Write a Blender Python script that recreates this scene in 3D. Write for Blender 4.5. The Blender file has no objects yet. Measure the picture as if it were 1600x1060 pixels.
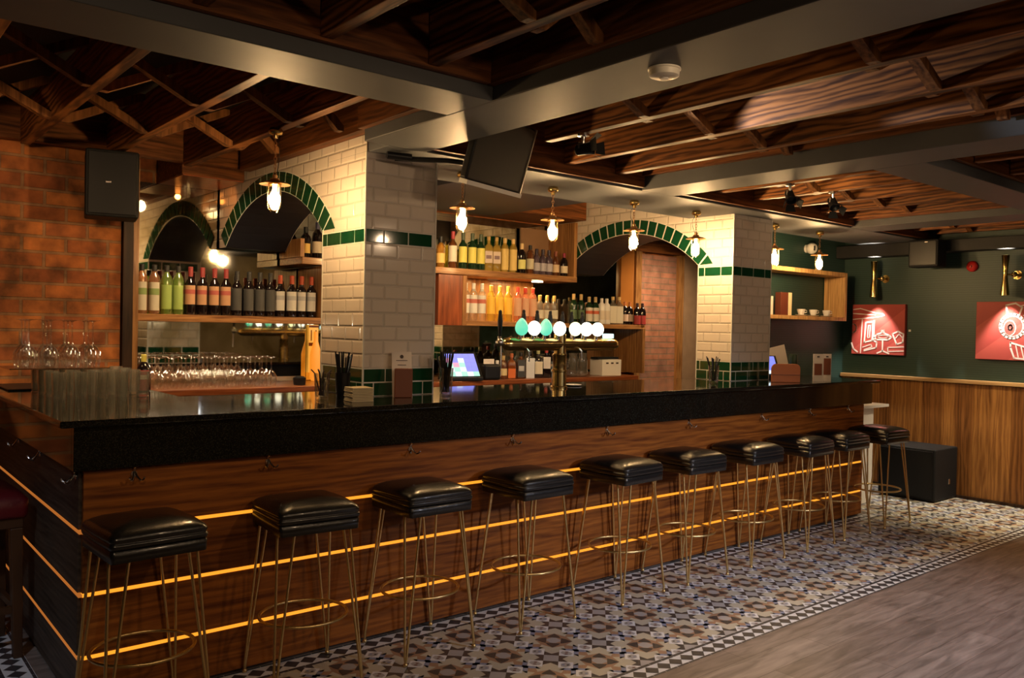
import bpy, math, random
from mathutils import Vector, Matrix
R = math.radians
PI = math.pi
rnd = random.Random(7)
SC = bpy.context.scene
COL = SC.collection

# ------------------------------------------------------------------ camera
def cam_matrix(yaw, pitch, roll):
    cy, sy, cp, sp = math.cos(yaw), math.sin(yaw), math.cos(pitch), math.sin(pitch)
    f = Vector((sy*cp, cy*cp, sp)); r = Vector((cy, -sy, 0)); u = r.cross(f)
    c, s = math.cos(roll), math.sin(roll)
    r2 = c*r + s*u; u2 = -s*r + c*u
    return Matrix((r2, u2, -f)).transposed()
cam = bpy.data.cameras.new('camera')
camo = bpy.data.objects.new('camera', cam); COL.objects.link(camo)
cam.sensor_fit = 'HORIZONTAL'; cam.sensor_width = 36.0
cam.lens = 1312.4/1600*36
cam.clip_start = 0.05
camo.matrix_world = Matrix.Translation((0, 0, 1.5)) @ cam_matrix(0.6936883, -0.014821, 0.02060305).to_4x4()
SC.camera = camo
SC.view_settings.view_transform = 'Standard'
SC.view_settings.look = 'None'
SC.view_settings.gamma = 1.0
SC.view_settings.exposure = 0.0
SC.view_settings.use_curve_mapping = False
cy = SC.cycles
cy.use_denoising = True
cy.max_bounces = 8; cy.diffuse_bounces = 3; cy.glossy_bounces = 4; cy.transmission_bounces = 6; cy.transparent_max_bounces = 16
cy.caustics_reflective = False; cy.caustics_refractive = False
cy.sample_clamp_indirect = 4.0
cy.blur_glossy = 0.5

# ------------------------------------------------------------------ world and large lights
w = bpy.data.worlds.new('world'); SC.world = w; w.use_nodes = True
w.node_tree.nodes['Background'].inputs[0].default_value = (0.05, 0.04, 0.035, 1)
w.node_tree.nodes['Background'].inputs[1].default_value = 0.1

def area(name, loc, target, size, power, color, size_y=None):
    l = bpy.data.lights.new(name, 'AREA'); l.energy = power; l.color = color; l.size = size
    if size_y: l.shape = 'RECTANGLE'; l.size_y = size_y
    o = bpy.data.objects.new(name, l); COL.objects.link(o); o.location = loc
    o.rotation_euler = (Vector(target)-Vector(loc)).to_track_quat('-Z', 'Y').to_euler()
    return o
def spot(name, loc, target, power, color, ang=50, blend=0.6, radius=0.03):
    l = bpy.data.lights.new(name, 'SPOT'); l.energy = power; l.color = color
    l.spot_size = R(ang); l.spot_blend = blend; l.shadow_soft_size = radius
    o = bpy.data.objects.new(name, l); COL.objects.link(o); o.location = loc
    o.rotation_euler = (Vector(target)-Vector(loc)).to_track_quat('-Z', 'Y').to_euler()
    return o
WARM = (1.0, 0.62, 0.27); COOL = (0.82, 0.88, 1.0); NEUT = (1.0, 0.84, 0.62)
for loc_, tgt_, pw_ in (((0.2, 0.9, 2.3), (0.9, 3.4, 0.6), 22), ((2.2, 0.5, 2.3), (2.4, 3.4, 0.7), 34), ((4.2, 0.6, 2.3), (4.2, 3.4, 0.7), 26), ((6.2, 0.8, 2.3), (6.2, 3.4, 0.6), 20),
                        ((1.2, -1.4, 2.3), (2.2, 3.8, 1.6), 36), ((3.6, -1.6, 2.3), (4.6, 3.8, 1.6), 30)):
    spot('room_fill_spot', loc_, tgt_, pw_, (1.0, 0.68, 0.40), 105, 1.0, 0.05)  # unseen fill spots standing in for the rest of the room's lamps
spot('cool_floor_fill', (4.6, -1.6, 2.2), (4.2, 2.0, 0.0), 470, (0.80, 0.84, 1.0), 58, 1.0, 0.1)  # added unseen cool spot that brightens the floor, not a window
spot('front_wall_fill', (6.0, -1.6, 2.3), (6.6, -3.5, 1.2), 70, (1.0, 0.75, 0.45), 120, 1.0, 0.05)  # added fill spots on the front wall, so the mirror reflects it brighter
spot('front_wall_fill', (2.4, -1.8, 2.3), (2.6, -3.5, 1.3), 40, (1.0, 0.75, 0.45), 120, 1.0, 0.05)
spot('brick_wall_spot', (0.4, 3.9, 2.36), (0.9, 5.4, 1.7), 20, (1.0, 0.62, 0.30), 95, 1.0, 0.04)
spot('back_bar_fill', (6.6, 4.95, 2.36), (6.8, 5.9, 1.2), 85, (1.0, 0.72, 0.42), 110, 1.0, 0.04)  # added fill spots that brighten the back bar, without fittings
spot('back_bar_fill', (3.6, 4.75, 2.36), (3.9, 5.9, 1.4), 34, (1.0, 0.70, 0.38), 120, 1.0, 0.04)
spot('amber_corner_light', (2.02, 5.5, 2.39), (2.18, 5.86, 2.15), 1.6, (1.0, 0.30, 0.05), 120, 1.0, 0.02)
spot('tumbler_fill_spot', (1.1, 4.2, 2.42), (1.05, 4.6, 1.1), 60, (1.0, 0.74, 0.42), 80, 1.0, 0.02)  # added spot to brighten the highball glasses, without a fitting
spot('back_bar_fill', (1.9, 5.0, 2.36), (2.0, 5.9, 1.3), 24, (1.0, 0.68, 0.36), 110, 1.0, 0.04)
spot('ceiling_spot_floor_end', (7.2, 1.9, 2.3), (7.75, 3.1, 0.0), 170, (1.0, 0.8, 0.5), 62, 0.8, 0.05)
spot('ceiling_spot_floor_near', (3.9, 0.9, 2.3), (4.3, 1.9, 0.0), 60, (0.9, 0.9, 1.0), 80, 1.0, 0.08)
spot('ceiling_spot_floor_left', (-0.5, 2.2, 2.3), (0.2, 4.2, 0.0), 60, (0.75, 0.85, 1.0), 46, 0.9, 0.05)

# ------------------------------------------------------------------ materials
MATS = {}
def _new(name):
    m = bpy.data.materials.new(name); m.use_nodes = True
    nt = m.node_tree; b = nt.nodes['Principled BSDF']
    return m, nt, b
def c4(c): return (c[0], c[1], c[2], 1.0)
def mat(name, color, rough=0.5, metal=0.0, emit=None, es=0.0, coat=0.0, noise=0.0, bump=0.0, nscale=40, spec=0.5):
    m, nt, b = _new(name)
    b.inputs['Base Color'].default_value = c4(color)
    b.inputs['Roughness'].default_value = rough; b.inputs['Metallic'].default_value = metal
    b.inputs['Specular IOR Level'].default_value = spec
    if coat: b.inputs['Coat Weight'].default_value = coat; b.inputs['Coat Roughness'].default_value = 0.08
    if emit:
        b.inputs['Emission Color'].default_value = c4(emit); b.inputs['Emission Strength'].default_value = es
    if noise or bump:
        tc = nt.nodes.new('ShaderNodeTexCoord'); n = nt.nodes.new('ShaderNodeTexNoise')
        n.inputs['Scale'].default_value = nscale; n.inputs['Detail'].default_value = 5
        nt.links.new(tc.outputs['Object'], n.inputs['Vector'])
        if noise:
            mx = nt.nodes.new('ShaderNodeMix'); mx.data_type = 'RGBA'
            mx.inputs['A'].default_value = c4([k*(1-noise) for k in color]); mx.inputs['B'].default_value = c4([min(1, k*(1+noise)) for k in color])
            nt.links.new(n.outputs['Fac'], mx.inputs['Factor']); nt.links.new(mx.outputs['Result'], b.inputs['Base Color'])
        if bump:
            bp = nt.nodes.new('ShaderNodeBump'); bp.inputs['Strength'].default_value = bump; bp.inputs['Distance'].default_value = 0.01
            nt.links.new(n.outputs['Fac'], bp.inputs['Height']); nt.links.new(bp.outputs['Normal'], b.inputs['Normal'])
    return m
def wood(name, dark, light, axis='X', scale=1.0, rough=0.45, knots=0.0, coat=0.0, rings=1.0):
    """grain stretched along one axis, ring figure from a distorted wave"""
    m, nt, b = _new(name); L = nt.links.new
    tc = nt.nodes.new('ShaderNodeTexCoord'); oi = nt.nodes.new('ShaderNodeObjectInfo')
    ad = nt.nodes.new('ShaderNodeVectorMath'); ad.operation = 'ADD'
    cr = nt.nodes.new('ShaderNodeVectorMath'); cr.operation = 'SCALE'; cr.inputs['Scale'].default_value = 7.0
    cb = nt.nodes.new('ShaderNodeCombineXYZ')
    for k in range(3): L(oi.outputs['Random'], cb.inputs[k])
    L(cb.outputs[0], cr.inputs[0]); L(tc.outputs['Object'], ad.inputs[0]); L(cr.outputs[0], ad.inputs[1])
    mp = nt.nodes.new('ShaderNodeMapping'); L(ad.outputs[0], mp.inputs['Vector'])
    s = [24.0*scale]*3; s['XYZ'.index(axis)] = 1.1*scale
    mp.inputs['Scale'].default_value = s
    n = nt.nodes.new('ShaderNodeTexNoise'); n.inputs['Scale'].default_value = 1.6; n.inputs['Detail'].default_value = 8; n.inputs['Roughness'].default_value = 0.65
    L(mp.outputs[0], n.inputs['Vector'])
    mp2 = nt.nodes.new('ShaderNodeMapping'); L(ad.outputs[0], mp2.inputs['Vector'])
    s = [5.0*scale]*3; s['XYZ'.index(axis)] = 0.7*scale
    mp2.inputs['Scale'].default_value = s
    wv = nt.nodes.new('ShaderNodeTexWave'); wv.wave_type = 'RINGS'; wv.inputs['Scale'].default_value = 2.2; wv.inputs['Distortion'].default_value = 11.0
    wv.inputs['Detail'].default_value = 3; wv.inputs['Detail Scale'].default_value = 1.2
    L(mp2.outputs[0], wv.inputs['Vector'])
    mx = nt.nodes.new('ShaderNodeMix'); mx.inputs['Factor'].default_value = 0.13*rings
    L(n.outputs['Fac'], mx.inputs['A']); L(wv.outputs['Fac'], mx.inputs['B'])
    rp = nt.nodes.new('ShaderNodeValToRGB'); rp.color_ramp.elements[0].position = 0.32; rp.color_ramp.elements[1].position = 0.68
    rp.color_ramp.elements[0].color = c4(dark); rp.color_ramp.elements[1].color = c4(light)
    L(mx.outputs['Result'], rp.inputs['Fac'])
    hs = nt.nodes.new('ShaderNodeHueSaturation'); mr = nt.nodes.new('ShaderNodeMapRange'); mr.inputs['To Min'].default_value = 0.75; mr.inputs['To Max'].default_value = 1.2
    L(oi.outputs['Random'], mr.inputs['Value']); L(mr.outputs[0], hs.inputs['Value']); L(rp.outputs[0], hs.inputs['Color']); L(hs.outputs[0], b.inputs['Base Color'])
    b.inputs['Roughness'].default_value = rough; b.inputs['Specular IOR Level'].default_value = 0.25
    if coat: b.inputs['Coat Weight'].default_value = coat; b.inputs['Coat Roughness'].default_value = 0.12
    bp = nt.nodes.new('ShaderNodeBump'); bp.inputs['Strength'].default_value = 0.25; bp.inputs['Distance'].default_value = 0.004
    L(mx.outputs['Result'], bp.inputs['Height']); L(bp.outputs[0], b.inputs['Normal'])
    return m
def uvz(nt, mode='xy+z', z0=0.0):
    g = nt.nodes.new('ShaderNodeNewGeometry'); sp = nt.nodes.new('ShaderNodeSeparateXYZ'); cb = nt.nodes.new('ShaderNodeCombineXYZ')
    nt.links.new(g.outputs['Position'], sp.inputs[0])
    if mode == 'xy+z':
        a = nt.nodes.new('ShaderNodeMath'); a.operation = 'ADD'; nt.links.new(sp.outputs[0], a.inputs[0]); nt.links.new(sp.outputs[1], a.inputs[1])
        s = nt.nodes.new('ShaderNodeMath'); s.operation = 'SUBTRACT'; nt.links.new(sp.outputs[2], s.inputs[0]); s.inputs[1].default_value = z0
        nt.links.new(a.outputs[0], cb.inputs[0]); nt.links.new(s.outputs[0], cb.inputs[1])
    else:
        nt.links.new(sp.outputs[0], cb.inputs[0]); nt.links.new(sp.outputs[1], cb.inputs[1])
    return cb.outputs[0]
def brickmat(name, c1, c2, mortar, bw, rh, ms, z0, rough, bevel=None, bumpd=0.003, noise=0.0, mode='xy+z', coat=0.0, offset=0.5, bias=0.0):
    m, nt, b = _new(name); L = nt.links.new
    v = uvz(nt, mode, z0)
    def bt(msz, smooth):
        t = nt.nodes.new('ShaderNodeTexBrick'); t.inputs['Scale'].default_value = 1.0
        t.inputs['Brick Width'].default_value = bw; t.inputs['Row Height'].default_value = rh
        t.inputs['Mortar Size'].default_value = msz; t.inputs['Mortar Smooth'].default_value = smooth
        t.inputs['Color1'].default_value = c4(c1); t.inputs['Color2'].default_value = c4(c2); t.inputs['Mortar'].default_value = c4(mortar)
        t.inputs['Bias'].default_value = bias; t.offset = offset
        L(v, t.inputs['Vector']); return t
    t = bt(ms, 0.1); colr = t.outputs['Color']
    if noise:
        n = nt.nodes.new('ShaderNodeTexNoise'); n.inputs['Scale'].default_value = 9; n.inputs['Detail'].default_value = 6
        g = nt.nodes.new('ShaderNodeNewGeometry'); L(g.outputs['Position'], n.inputs['Vector'])
        mr = nt.nodes.new('ShaderNodeMapRange'); mr.inputs['From Min'].default_value = 0.3; mr.inputs['From Max'].default_value = 0.7
        mr.inputs['To Min'].default_value = 1-noise; mr.inputs['To Max'].default_value = 1+noise
        L(n.outputs['Fac'], mr.inputs['Value'])
        hs = nt.nodes.new('ShaderNodeHueSaturation'); L(mr.outputs[0], hs.inputs['Value']); L(colr, hs.inputs['Color']); colr = hs.outputs[0]
    L(colr, b.inputs['Base Color']); b.inputs['Roughness'].default_value = rough
    if coat: b.inputs['Coat Weight'].default_value = coat; b.inputs['Coat Roughness'].default_value = 0.05
    t2 = bt(bevel or ms, 1.0 if bevel else 0.2)
    bp = nt.nodes.new('ShaderNodeBump'); bp.invert = True; bp.inputs['Strength'].default_value = 1.0; bp.inputs['Distance'].default_value = bumpd
    if noise:
        am = nt.nodes.new('ShaderNodeMath'); am.operation = 'MULTIPLY_ADD'; L(n.outputs['Fac'], am.inputs[0]); am.inputs[1].default_value = -0.6; L(t2.outputs['Fac'], am.inputs[2]); L(am.outputs[0], bp.inputs['Height'])
    else: L(t2.outputs['Fac'], bp.inputs['Height'])
    L(bp.outputs[0], b.inputs['Normal'])
    return m
def thin_glass(name, tint=(1, 1, 1), gloss=0.1, body=0.0, bodycol=(1, 1, 1)):
    """clear thin-walled glass: tinted see-through with reflections that grow at the rims"""
    m = bpy.data.materials.new(name); m.use_nodes = True; nt = m.node_tree; nt.nodes.clear(); L = nt.links.new
    o = nt.nodes.new('ShaderNodeOutputMaterial'); tr = nt.nodes.new('ShaderNodeBsdfTransparent'); gl = nt.nodes.new('ShaderNodeBsdfGlossy')
    tr.inputs[0].default_value = c4(tint); gl.inputs['Roughness'].default_value = 0.06; gl.inputs['Color'].default_value = (1, 1, 1, 1)
    lw = nt.nodes.new('ShaderNodeLayerWeight'); lw.inputs['Blend'].default_value = 0.35
    mr = nt.nodes.new('ShaderNodeMapRange'); mr.inputs['To Min'].default_value = gloss; mr.inputs['To Max'].default_value = 0.95; mr.inputs['From Max'].default_value = 1.0
    L(lw.outputs['Facing'], mr.inputs['Value'])
    base = tr.outputs[0]
    if body:
        df = nt.nodes.new('ShaderNodeBsdfDiffuse'); df.inputs[0].default_value = c4(bodycol)
        tl = nt.nodes.new('ShaderNodeBsdfTranslucent'); tl.inputs[0].default_value = c4(bodycol)
        m0 = nt.nodes.new('ShaderNodeMixShader'); m0.inputs[0].default_value = 0.5; L(df.outputs[0], m0.inputs[1]); L(tl.outputs[0], m0.inputs[2])
        m1 = nt.nodes.new('ShaderNodeMixShader'); m1.inputs[0].default_value = body; L(base, m1.inputs[1]); L(m0.outputs[0], m1.inputs[2]); base = m1.outputs[0]
    mx = nt.nodes.new('ShaderNodeMixShader'); L(mr.outputs[0], mx.inputs[0]); L(base, mx.inputs[1]); L(gl.outputs[0], mx.inputs[2]); L(mx.outputs[0], o.inputs[0])
    return m
def emis(name, col, s, base=(0.25, 0.2, 0.15)): return mat(name, base, 0.4, 0, col, s)

M_ = dict(
 joist=wood('stained_joist', (0.06, 0.018, 0.005), (0.36, 0.135, 0.036), 'Y', 1.0, 0.5, rings=2.4),
 rim=wood('stained_rim', (0.05, 0.015, 0.004), (0.28, 0.095, 0.025), 'X', 1.0, 0.5),
 rimy=wood('stained_rim_long', (0.05, 0.015, 0.004), (0.28, 0.095, 0.025), 'Y', 1.0, 0.5),
 brace=wood('brace_wood', (0.06, 0.02, 0.006), (0.32, 0.13, 0.04), 'Z', 1.0, 0.55),
 bar=wood('bar_plank', (0.11, 0.027, 0.004), (0.37, 0.12, 0.018), 'X', 1.0, 0.55),
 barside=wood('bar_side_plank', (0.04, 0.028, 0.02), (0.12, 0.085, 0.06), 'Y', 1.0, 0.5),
 shelf=wood('shelf_board', (0.16, 0.06, 0.02), (0.50, 0.25, 0.09), 'X', 1.3, 0.4, coat=0.2),
 shelfz=wood('shelf_upright', (0.20, 0.08, 0.025), (0.52, 0.26, 0.09), 'Z', 1.3, 0.4, coat=0.2),
 redwood=wood('red_varnished_wood', (0.10, 0.022, 0.008), (0.28, 0.07, 0.022), 'Z', 1.0, 0.3, coat=0.4),
 redtop=wood('back_counter_wood', (0.16, 0.04, 0.014), (0.40, 0.12, 0.04), 'X', 1.0, 0.3, coat=0.3),
 dado=wood('dado_board', (0.15, 0.055, 0.014), (0.46, 0.21, 0.06), 'Z', 0.9, 0.4, rings=0.8, coat=0.1),
 dado2=wood('dado_board_dark', (0.10, 0.035, 0.009), (0.30, 0.125, 0.035), 'Z', 0.8, 0.4, rings=1.2, coat=0.1),
 oak=wood('oak_shelf', (0.30, 0.16, 0.06), (0.62, 0.38, 0.16), 'Z', 1.2, 0.45),
 oakx=wood('oak_rail', (0.30, 0.16, 0.06), (0.62, 0.38, 0.16), 'Y', 1.2, 0.45),
 darkwood=wood('dark_upright', (0.012, 0.006, 0.003), (0.05, 0.022, 0.01), 'Z', 1.0, 0.5),
 brownleg=mat('brown_leg', (0.06, 0.025, 0.01), 0.4),
 paint=mat('dark_painted_beam', (0.070, 0.073, 0.080), 0.55, noise=0.15, nscale=6),
 soffit=mat('grey_painted_soffit', (0.095, 0.10, 0.11), 0.55, noise=0.1, nscale=5),
 boxing=mat('dark_boxing_paint', (0.011, 0.011, 0.012), 0.65),
 black=mat('black_plastic', (0.008, 0.008, 0.009), 0.4, spec=0.3),
 blackm=mat('black_cabinet', (0.009, 0.0095, 0.011), 0.6, noise=0.2, bump=0.1, nscale=150, spec=0.25),
 deck=mat('dark_ceiling_deck', (0.006, 0.005, 0.005), 0.8, noise=0.3, nscale=12),
 leather=mat('black_leather', (0.010, 0.010, 0.011), 0.30, coat=0.25, bump=0.12, nscale=90),
 redleather=mat('dark_red_leather', (0.12, 0.008, 0.012), 0.4, bump=0.1, nscale=90),
 brass=mat('brass', (0.72, 0.50, 0.18), 0.22, 1.0),
 gold=mat('brushed_gold_rod', (0.80, 0.58, 0.26), 0.34, 1.0),
 chrome=mat('chrome', (0.85, 0.82, 0.78), 0.22, 1.0),
 copper=mat('aged_copper', (0.62, 0.34, 0.16), 0.32, 1.0),
 green=mat('glazed_green_tile', (0.006, 0.055, 0.022), 0.05, coat=0.3, noise=0.3, nscale=8),
 grout=mat('pale_grout', (0.78, 0.75, 0.68), 0.7),
 navy=mat('navy_paint', (0.012, 0.013, 0.022), 0.5),
 white=mat('white_paint', (0.78, 0.76, 0.74), 0.5),
 plastic=mat('white_plastic', (0.85, 0.80, 0.68), 0.4),
 wall=brickmat('metro_tile', (0.78, 0.69, 0.60), (0.75, 0.665, 0.575), (0.60, 0.53, 0.45), 0.153, 0.0726, 0.0016, 1.12, 0.11, bevel=0.010, bumpd=0.0045, coat=0.2),
 brick=brickmat('old_brick', (0.40, 0.13, 0.030), (0.24, 0.065, 0.02), (0.26, 0.13, 0.06), 0.225, 0.089, 0.009, 0.0, 0.85, bumpd=0.014, noise=0.6, bias=-0.1),
 slip=brickmat('brick_slip', (0.42, 0.17, 0.10), (0.30, 0.15, 0.11), (0.25, 0.16, 0.11), 0.26, 0.062, 0.006, 0.0, 0.75, bumpd=0.006, noise=0.3),
 wfloor=None, ledo=emis('amber_led', (1.0, 0.36, 0.025), 1.2, (0.2, 0.05, 0.005)), bulb=emis('bulb_glow', (1.0, 0.63, 0.29), 560),
 glass=thin_glass('clear_glass', (0.97, 0.97, 0.95), 0.06), lampglass=thin_glass('lamp_glass', (0.98, 0.96, 0.9), 0.05),
 paper=mat('paper', (0.74, 0.66, 0.60), 0.7), cream=mat('cream_paper', (0.72, 0.60, 0.38), 0.7),
 brown=mat('brown_leatherette', (0.20, 0.055, 0.02), 0.5), ink=mat('ink', (0.05, 0.03, 0.03), 0.6),
 green_dark=mat('green_bottle_glass', (0.01, 0.03, 0.012), 0.08, coat=0.5), blackglass=mat('dark_wine_glass', (0.010, 0.006, 0.006), 0.07, coat=0.5),
 red=mat('red_bell', (0.55, 0.02, 0.015), 0.35), canvas=None,
 t_tan=mat('tan_tile', (0.38, 0.23, 0.15), 0.38), t_cream=mat('cream_tile', (0.56, 0.52, 0.42), 0.38), t_dark=mat('charcoal_tile', (0.045, 0.047, 0.055), 0.35),
 t_white=mat('white_tile', (0.80, 0.81, 0.84), 0.38), t_blue=mat('blue_tile', (0.24, 0.28, 0.42), 0.38), t_grey=mat('grey_tile', (0.42, 0.41, 0.42), 0.38), t_red=mat('dark_red_tile', (0.16, 0.06, 0.05), 0.4),
)
# granite with speckles
m, nt, b = _new('black_granite'); L = nt.links.new
g = nt.nodes.new('ShaderNodeNewGeometry'); vo = nt.nodes.new('ShaderNodeTexVoronoi'); vo.inputs['Scale'].default_value = 260
L(g.outputs['Position'], vo.inputs['Vector']); rp = nt.nodes.new('ShaderNodeValToRGB')
rp.color_ramp.elements[0].color = (0.006, 0.006, 0.005, 1); rp.color_ramp.elements[1].color = (0.035, 0.035, 0.026, 1); rp.color_ramp.elements[0].position = 0.45
L(vo.outputs['Color'], rp.inputs['Fac']); L(rp.outputs[0], b.inputs['Base Color']); b.inputs['Roughness'].default_value = 0.06
b.inputs['Specular IOR Level'].default_value = 0.55
M_['granite'] = m
# antique mirror
m, nt, b = _new('antique_mirror'); L = nt.links.new
g = nt.nodes.new('ShaderNodeNewGeometry'); n = nt.nodes.new('ShaderNodeTexNoise'); n.inputs['Scale'].default_value = 3.5; n.inputs['Detail'].default_value = 7; n.inputs['Distortion'].default_value = 0.6
L(g.outputs['Position'], n.inputs['Vector']); rp = nt.nodes.new('ShaderNodeValToRGB')
rp.color_ramp.elements[0].position = 0.35; rp.color_ramp.elements[0].color = (0.42, 0.38, 0.25, 1); rp.color_ramp.elements[1].position = 0.60; rp.color_ramp.elements[1].color = (0.86, 0.84, 0.74, 1)
L(n.outputs['Fac'], rp.inputs['Fac']); L(rp.outputs[0], b.inputs['Base Color']); b.inputs['Metallic'].default_value = 1.0
mr = nt.nodes.new('ShaderNodeMapRange'); mr.inputs['To Min'].default_value = 0.06; mr.inputs['To Max'].default_value = 0.0; L(n.outputs['Fac'], mr.inputs['Value']); L(mr.outputs[0], b.inputs['Roughness'])
M_['mirror'] = m
# floor boards
m, nt, b = _new('floor_boards'); L = nt.links.new
v = uvz(nt, 'xy'); t = nt.nodes.new('ShaderNodeTexBrick'); t.inputs['Scale'].default_value = 1; t.inputs['Brick Width'].default_value = 1.25; t.inputs['Row Height'].default_value = 0.16
t.inputs['Mortar Size'].default_value = 0.0012; t.inputs['Color1'].default_value = (0.28, 0.22, 0.19, 1); t.inputs['Color2'].default_value = (0.185, 0.14, 0.118, 1); t.inputs['Mortar'].default_value = (0.07, 0.05, 0.04, 1); t.offset = 0.37
L(v, t.inputs['Vector']); mp = nt.nodes.new('ShaderNodeMapping'); mp.inputs['Scale'].default_value = (1.6, 11, 1); L(v, mp.inputs['Vector'])
n = nt.nodes.new('ShaderNodeTexNoise'); n.inputs['Scale'].default_value = 2.2; n.inputs['Detail'].default_value = 9; n.inputs['Distortion'].default_value = 0.8; L(mp.outputs[0], n.inputs['Vector'])
mr = nt.nodes.new('ShaderNodeMapRange'); mr.inputs['From Min'].default_value = 0.3; mr.inputs['From Max'].default_value = 0.7; mr.inputs['To Min'].default_value = 0.55; mr.inputs['To Max'].default_value = 1.4; L(n.outputs['Fac'], mr.inputs['Value'])
hs = nt.nodes.new('ShaderNodeHueSaturation'); L(mr.outputs[0], hs.inputs['Value']); L(t.outputs['Color'], hs.inputs['Color']); L(hs.outputs[0], b.inputs['Base Color']); b.inputs['Roughness'].default_value = 0.42
bp = nt.nodes.new('ShaderNodeBump'); bp.inputs['Distance'].default_value = 0.002; bp.inputs['Strength'].default_value = 0.3; L(n.outputs['Fac'], bp.inputs['Height']); L(bp.outputs[0], b.inputs['Normal'])
M_['wfloor'] = m
# green wallpaper with faint scallops
m, nt, b = _new('green_wallpaper'); L = nt.links.new
v = uvz(nt, 'xy+z', 0); wv = nt.nodes.new('ShaderNodeTexWave'); wv.wave_type = 'RINGS'; wv.inputs['Scale'].default_value = 3; wv.inputs['Distortion'].default_value = 1
fr = nt.nodes.new('ShaderNodeVectorMath'); fr.operation = 'FRACTION'; sc_ = nt.nodes.new('ShaderNodeVectorMath'); sc_.operation = 'SCALE'; sc_.inputs['Scale'].default_value = 5.0
L(v, sc_.inputs[0]); L(sc_.outputs[0], fr.inputs[0]); su = nt.nodes.new('ShaderNodeVectorMath'); su.operation = 'SUBTRACT'; su.inputs[1].default_value = (0.5, 0.1, 0); L(fr.outputs[0], su.inputs[0]); L(su.outputs[0], wv.inputs['Vector'])
mx = nt.nodes.new('ShaderNodeMix'); mx.data_type = 'RGBA'; mx.inputs['A'].default_value = (0.017, 0.046, 0.040, 1); mx.inputs['B'].default_value = (0.028, 0.064, 0.055, 1)
L(wv.outputs['Fac'], mx.inputs['Factor']); L(mx.outputs['Result'], b.inputs['Base Color']); b.inputs['Roughness'].default_value = 0.5
M_['wallgreen'] = m
# red canvas with faint slanting panels
m, nt, b = _new('red_canvas'); L = nt.links.new
tc = nt.nodes.new('ShaderNodeTexCoord'); mp = nt.nodes.new('ShaderNodeMapping'); mp.inputs['Rotation'].default_value = (R(38), 0, 0); L(tc.outputs['Object'], mp.inputs['Vector'])
wv = nt.nodes.new('ShaderNodeTexWave'); wv.bands_direction = 'Z'; wv.wave_profile = 'SAW'; wv.inputs['Scale'].default_value = 1.6; L(mp.outputs[0], wv.inputs['Vector'])
mx = nt.nodes.new('ShaderNodeMix'); mx.data_type = 'RGBA'; mx.inputs['A'].default_value = (0.36, 0.045, 0.04, 1); mx.inputs['B'].default_value = (0.46, 0.075, 0.06, 1)
L(wv.outputs['Fac'], mx.inputs['Factor']); L(mx.outputs['Result'], b.inputs['Base Color']); b.inputs['Roughness'].default_value = 0.6
M_['canvas'] = m

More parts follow.
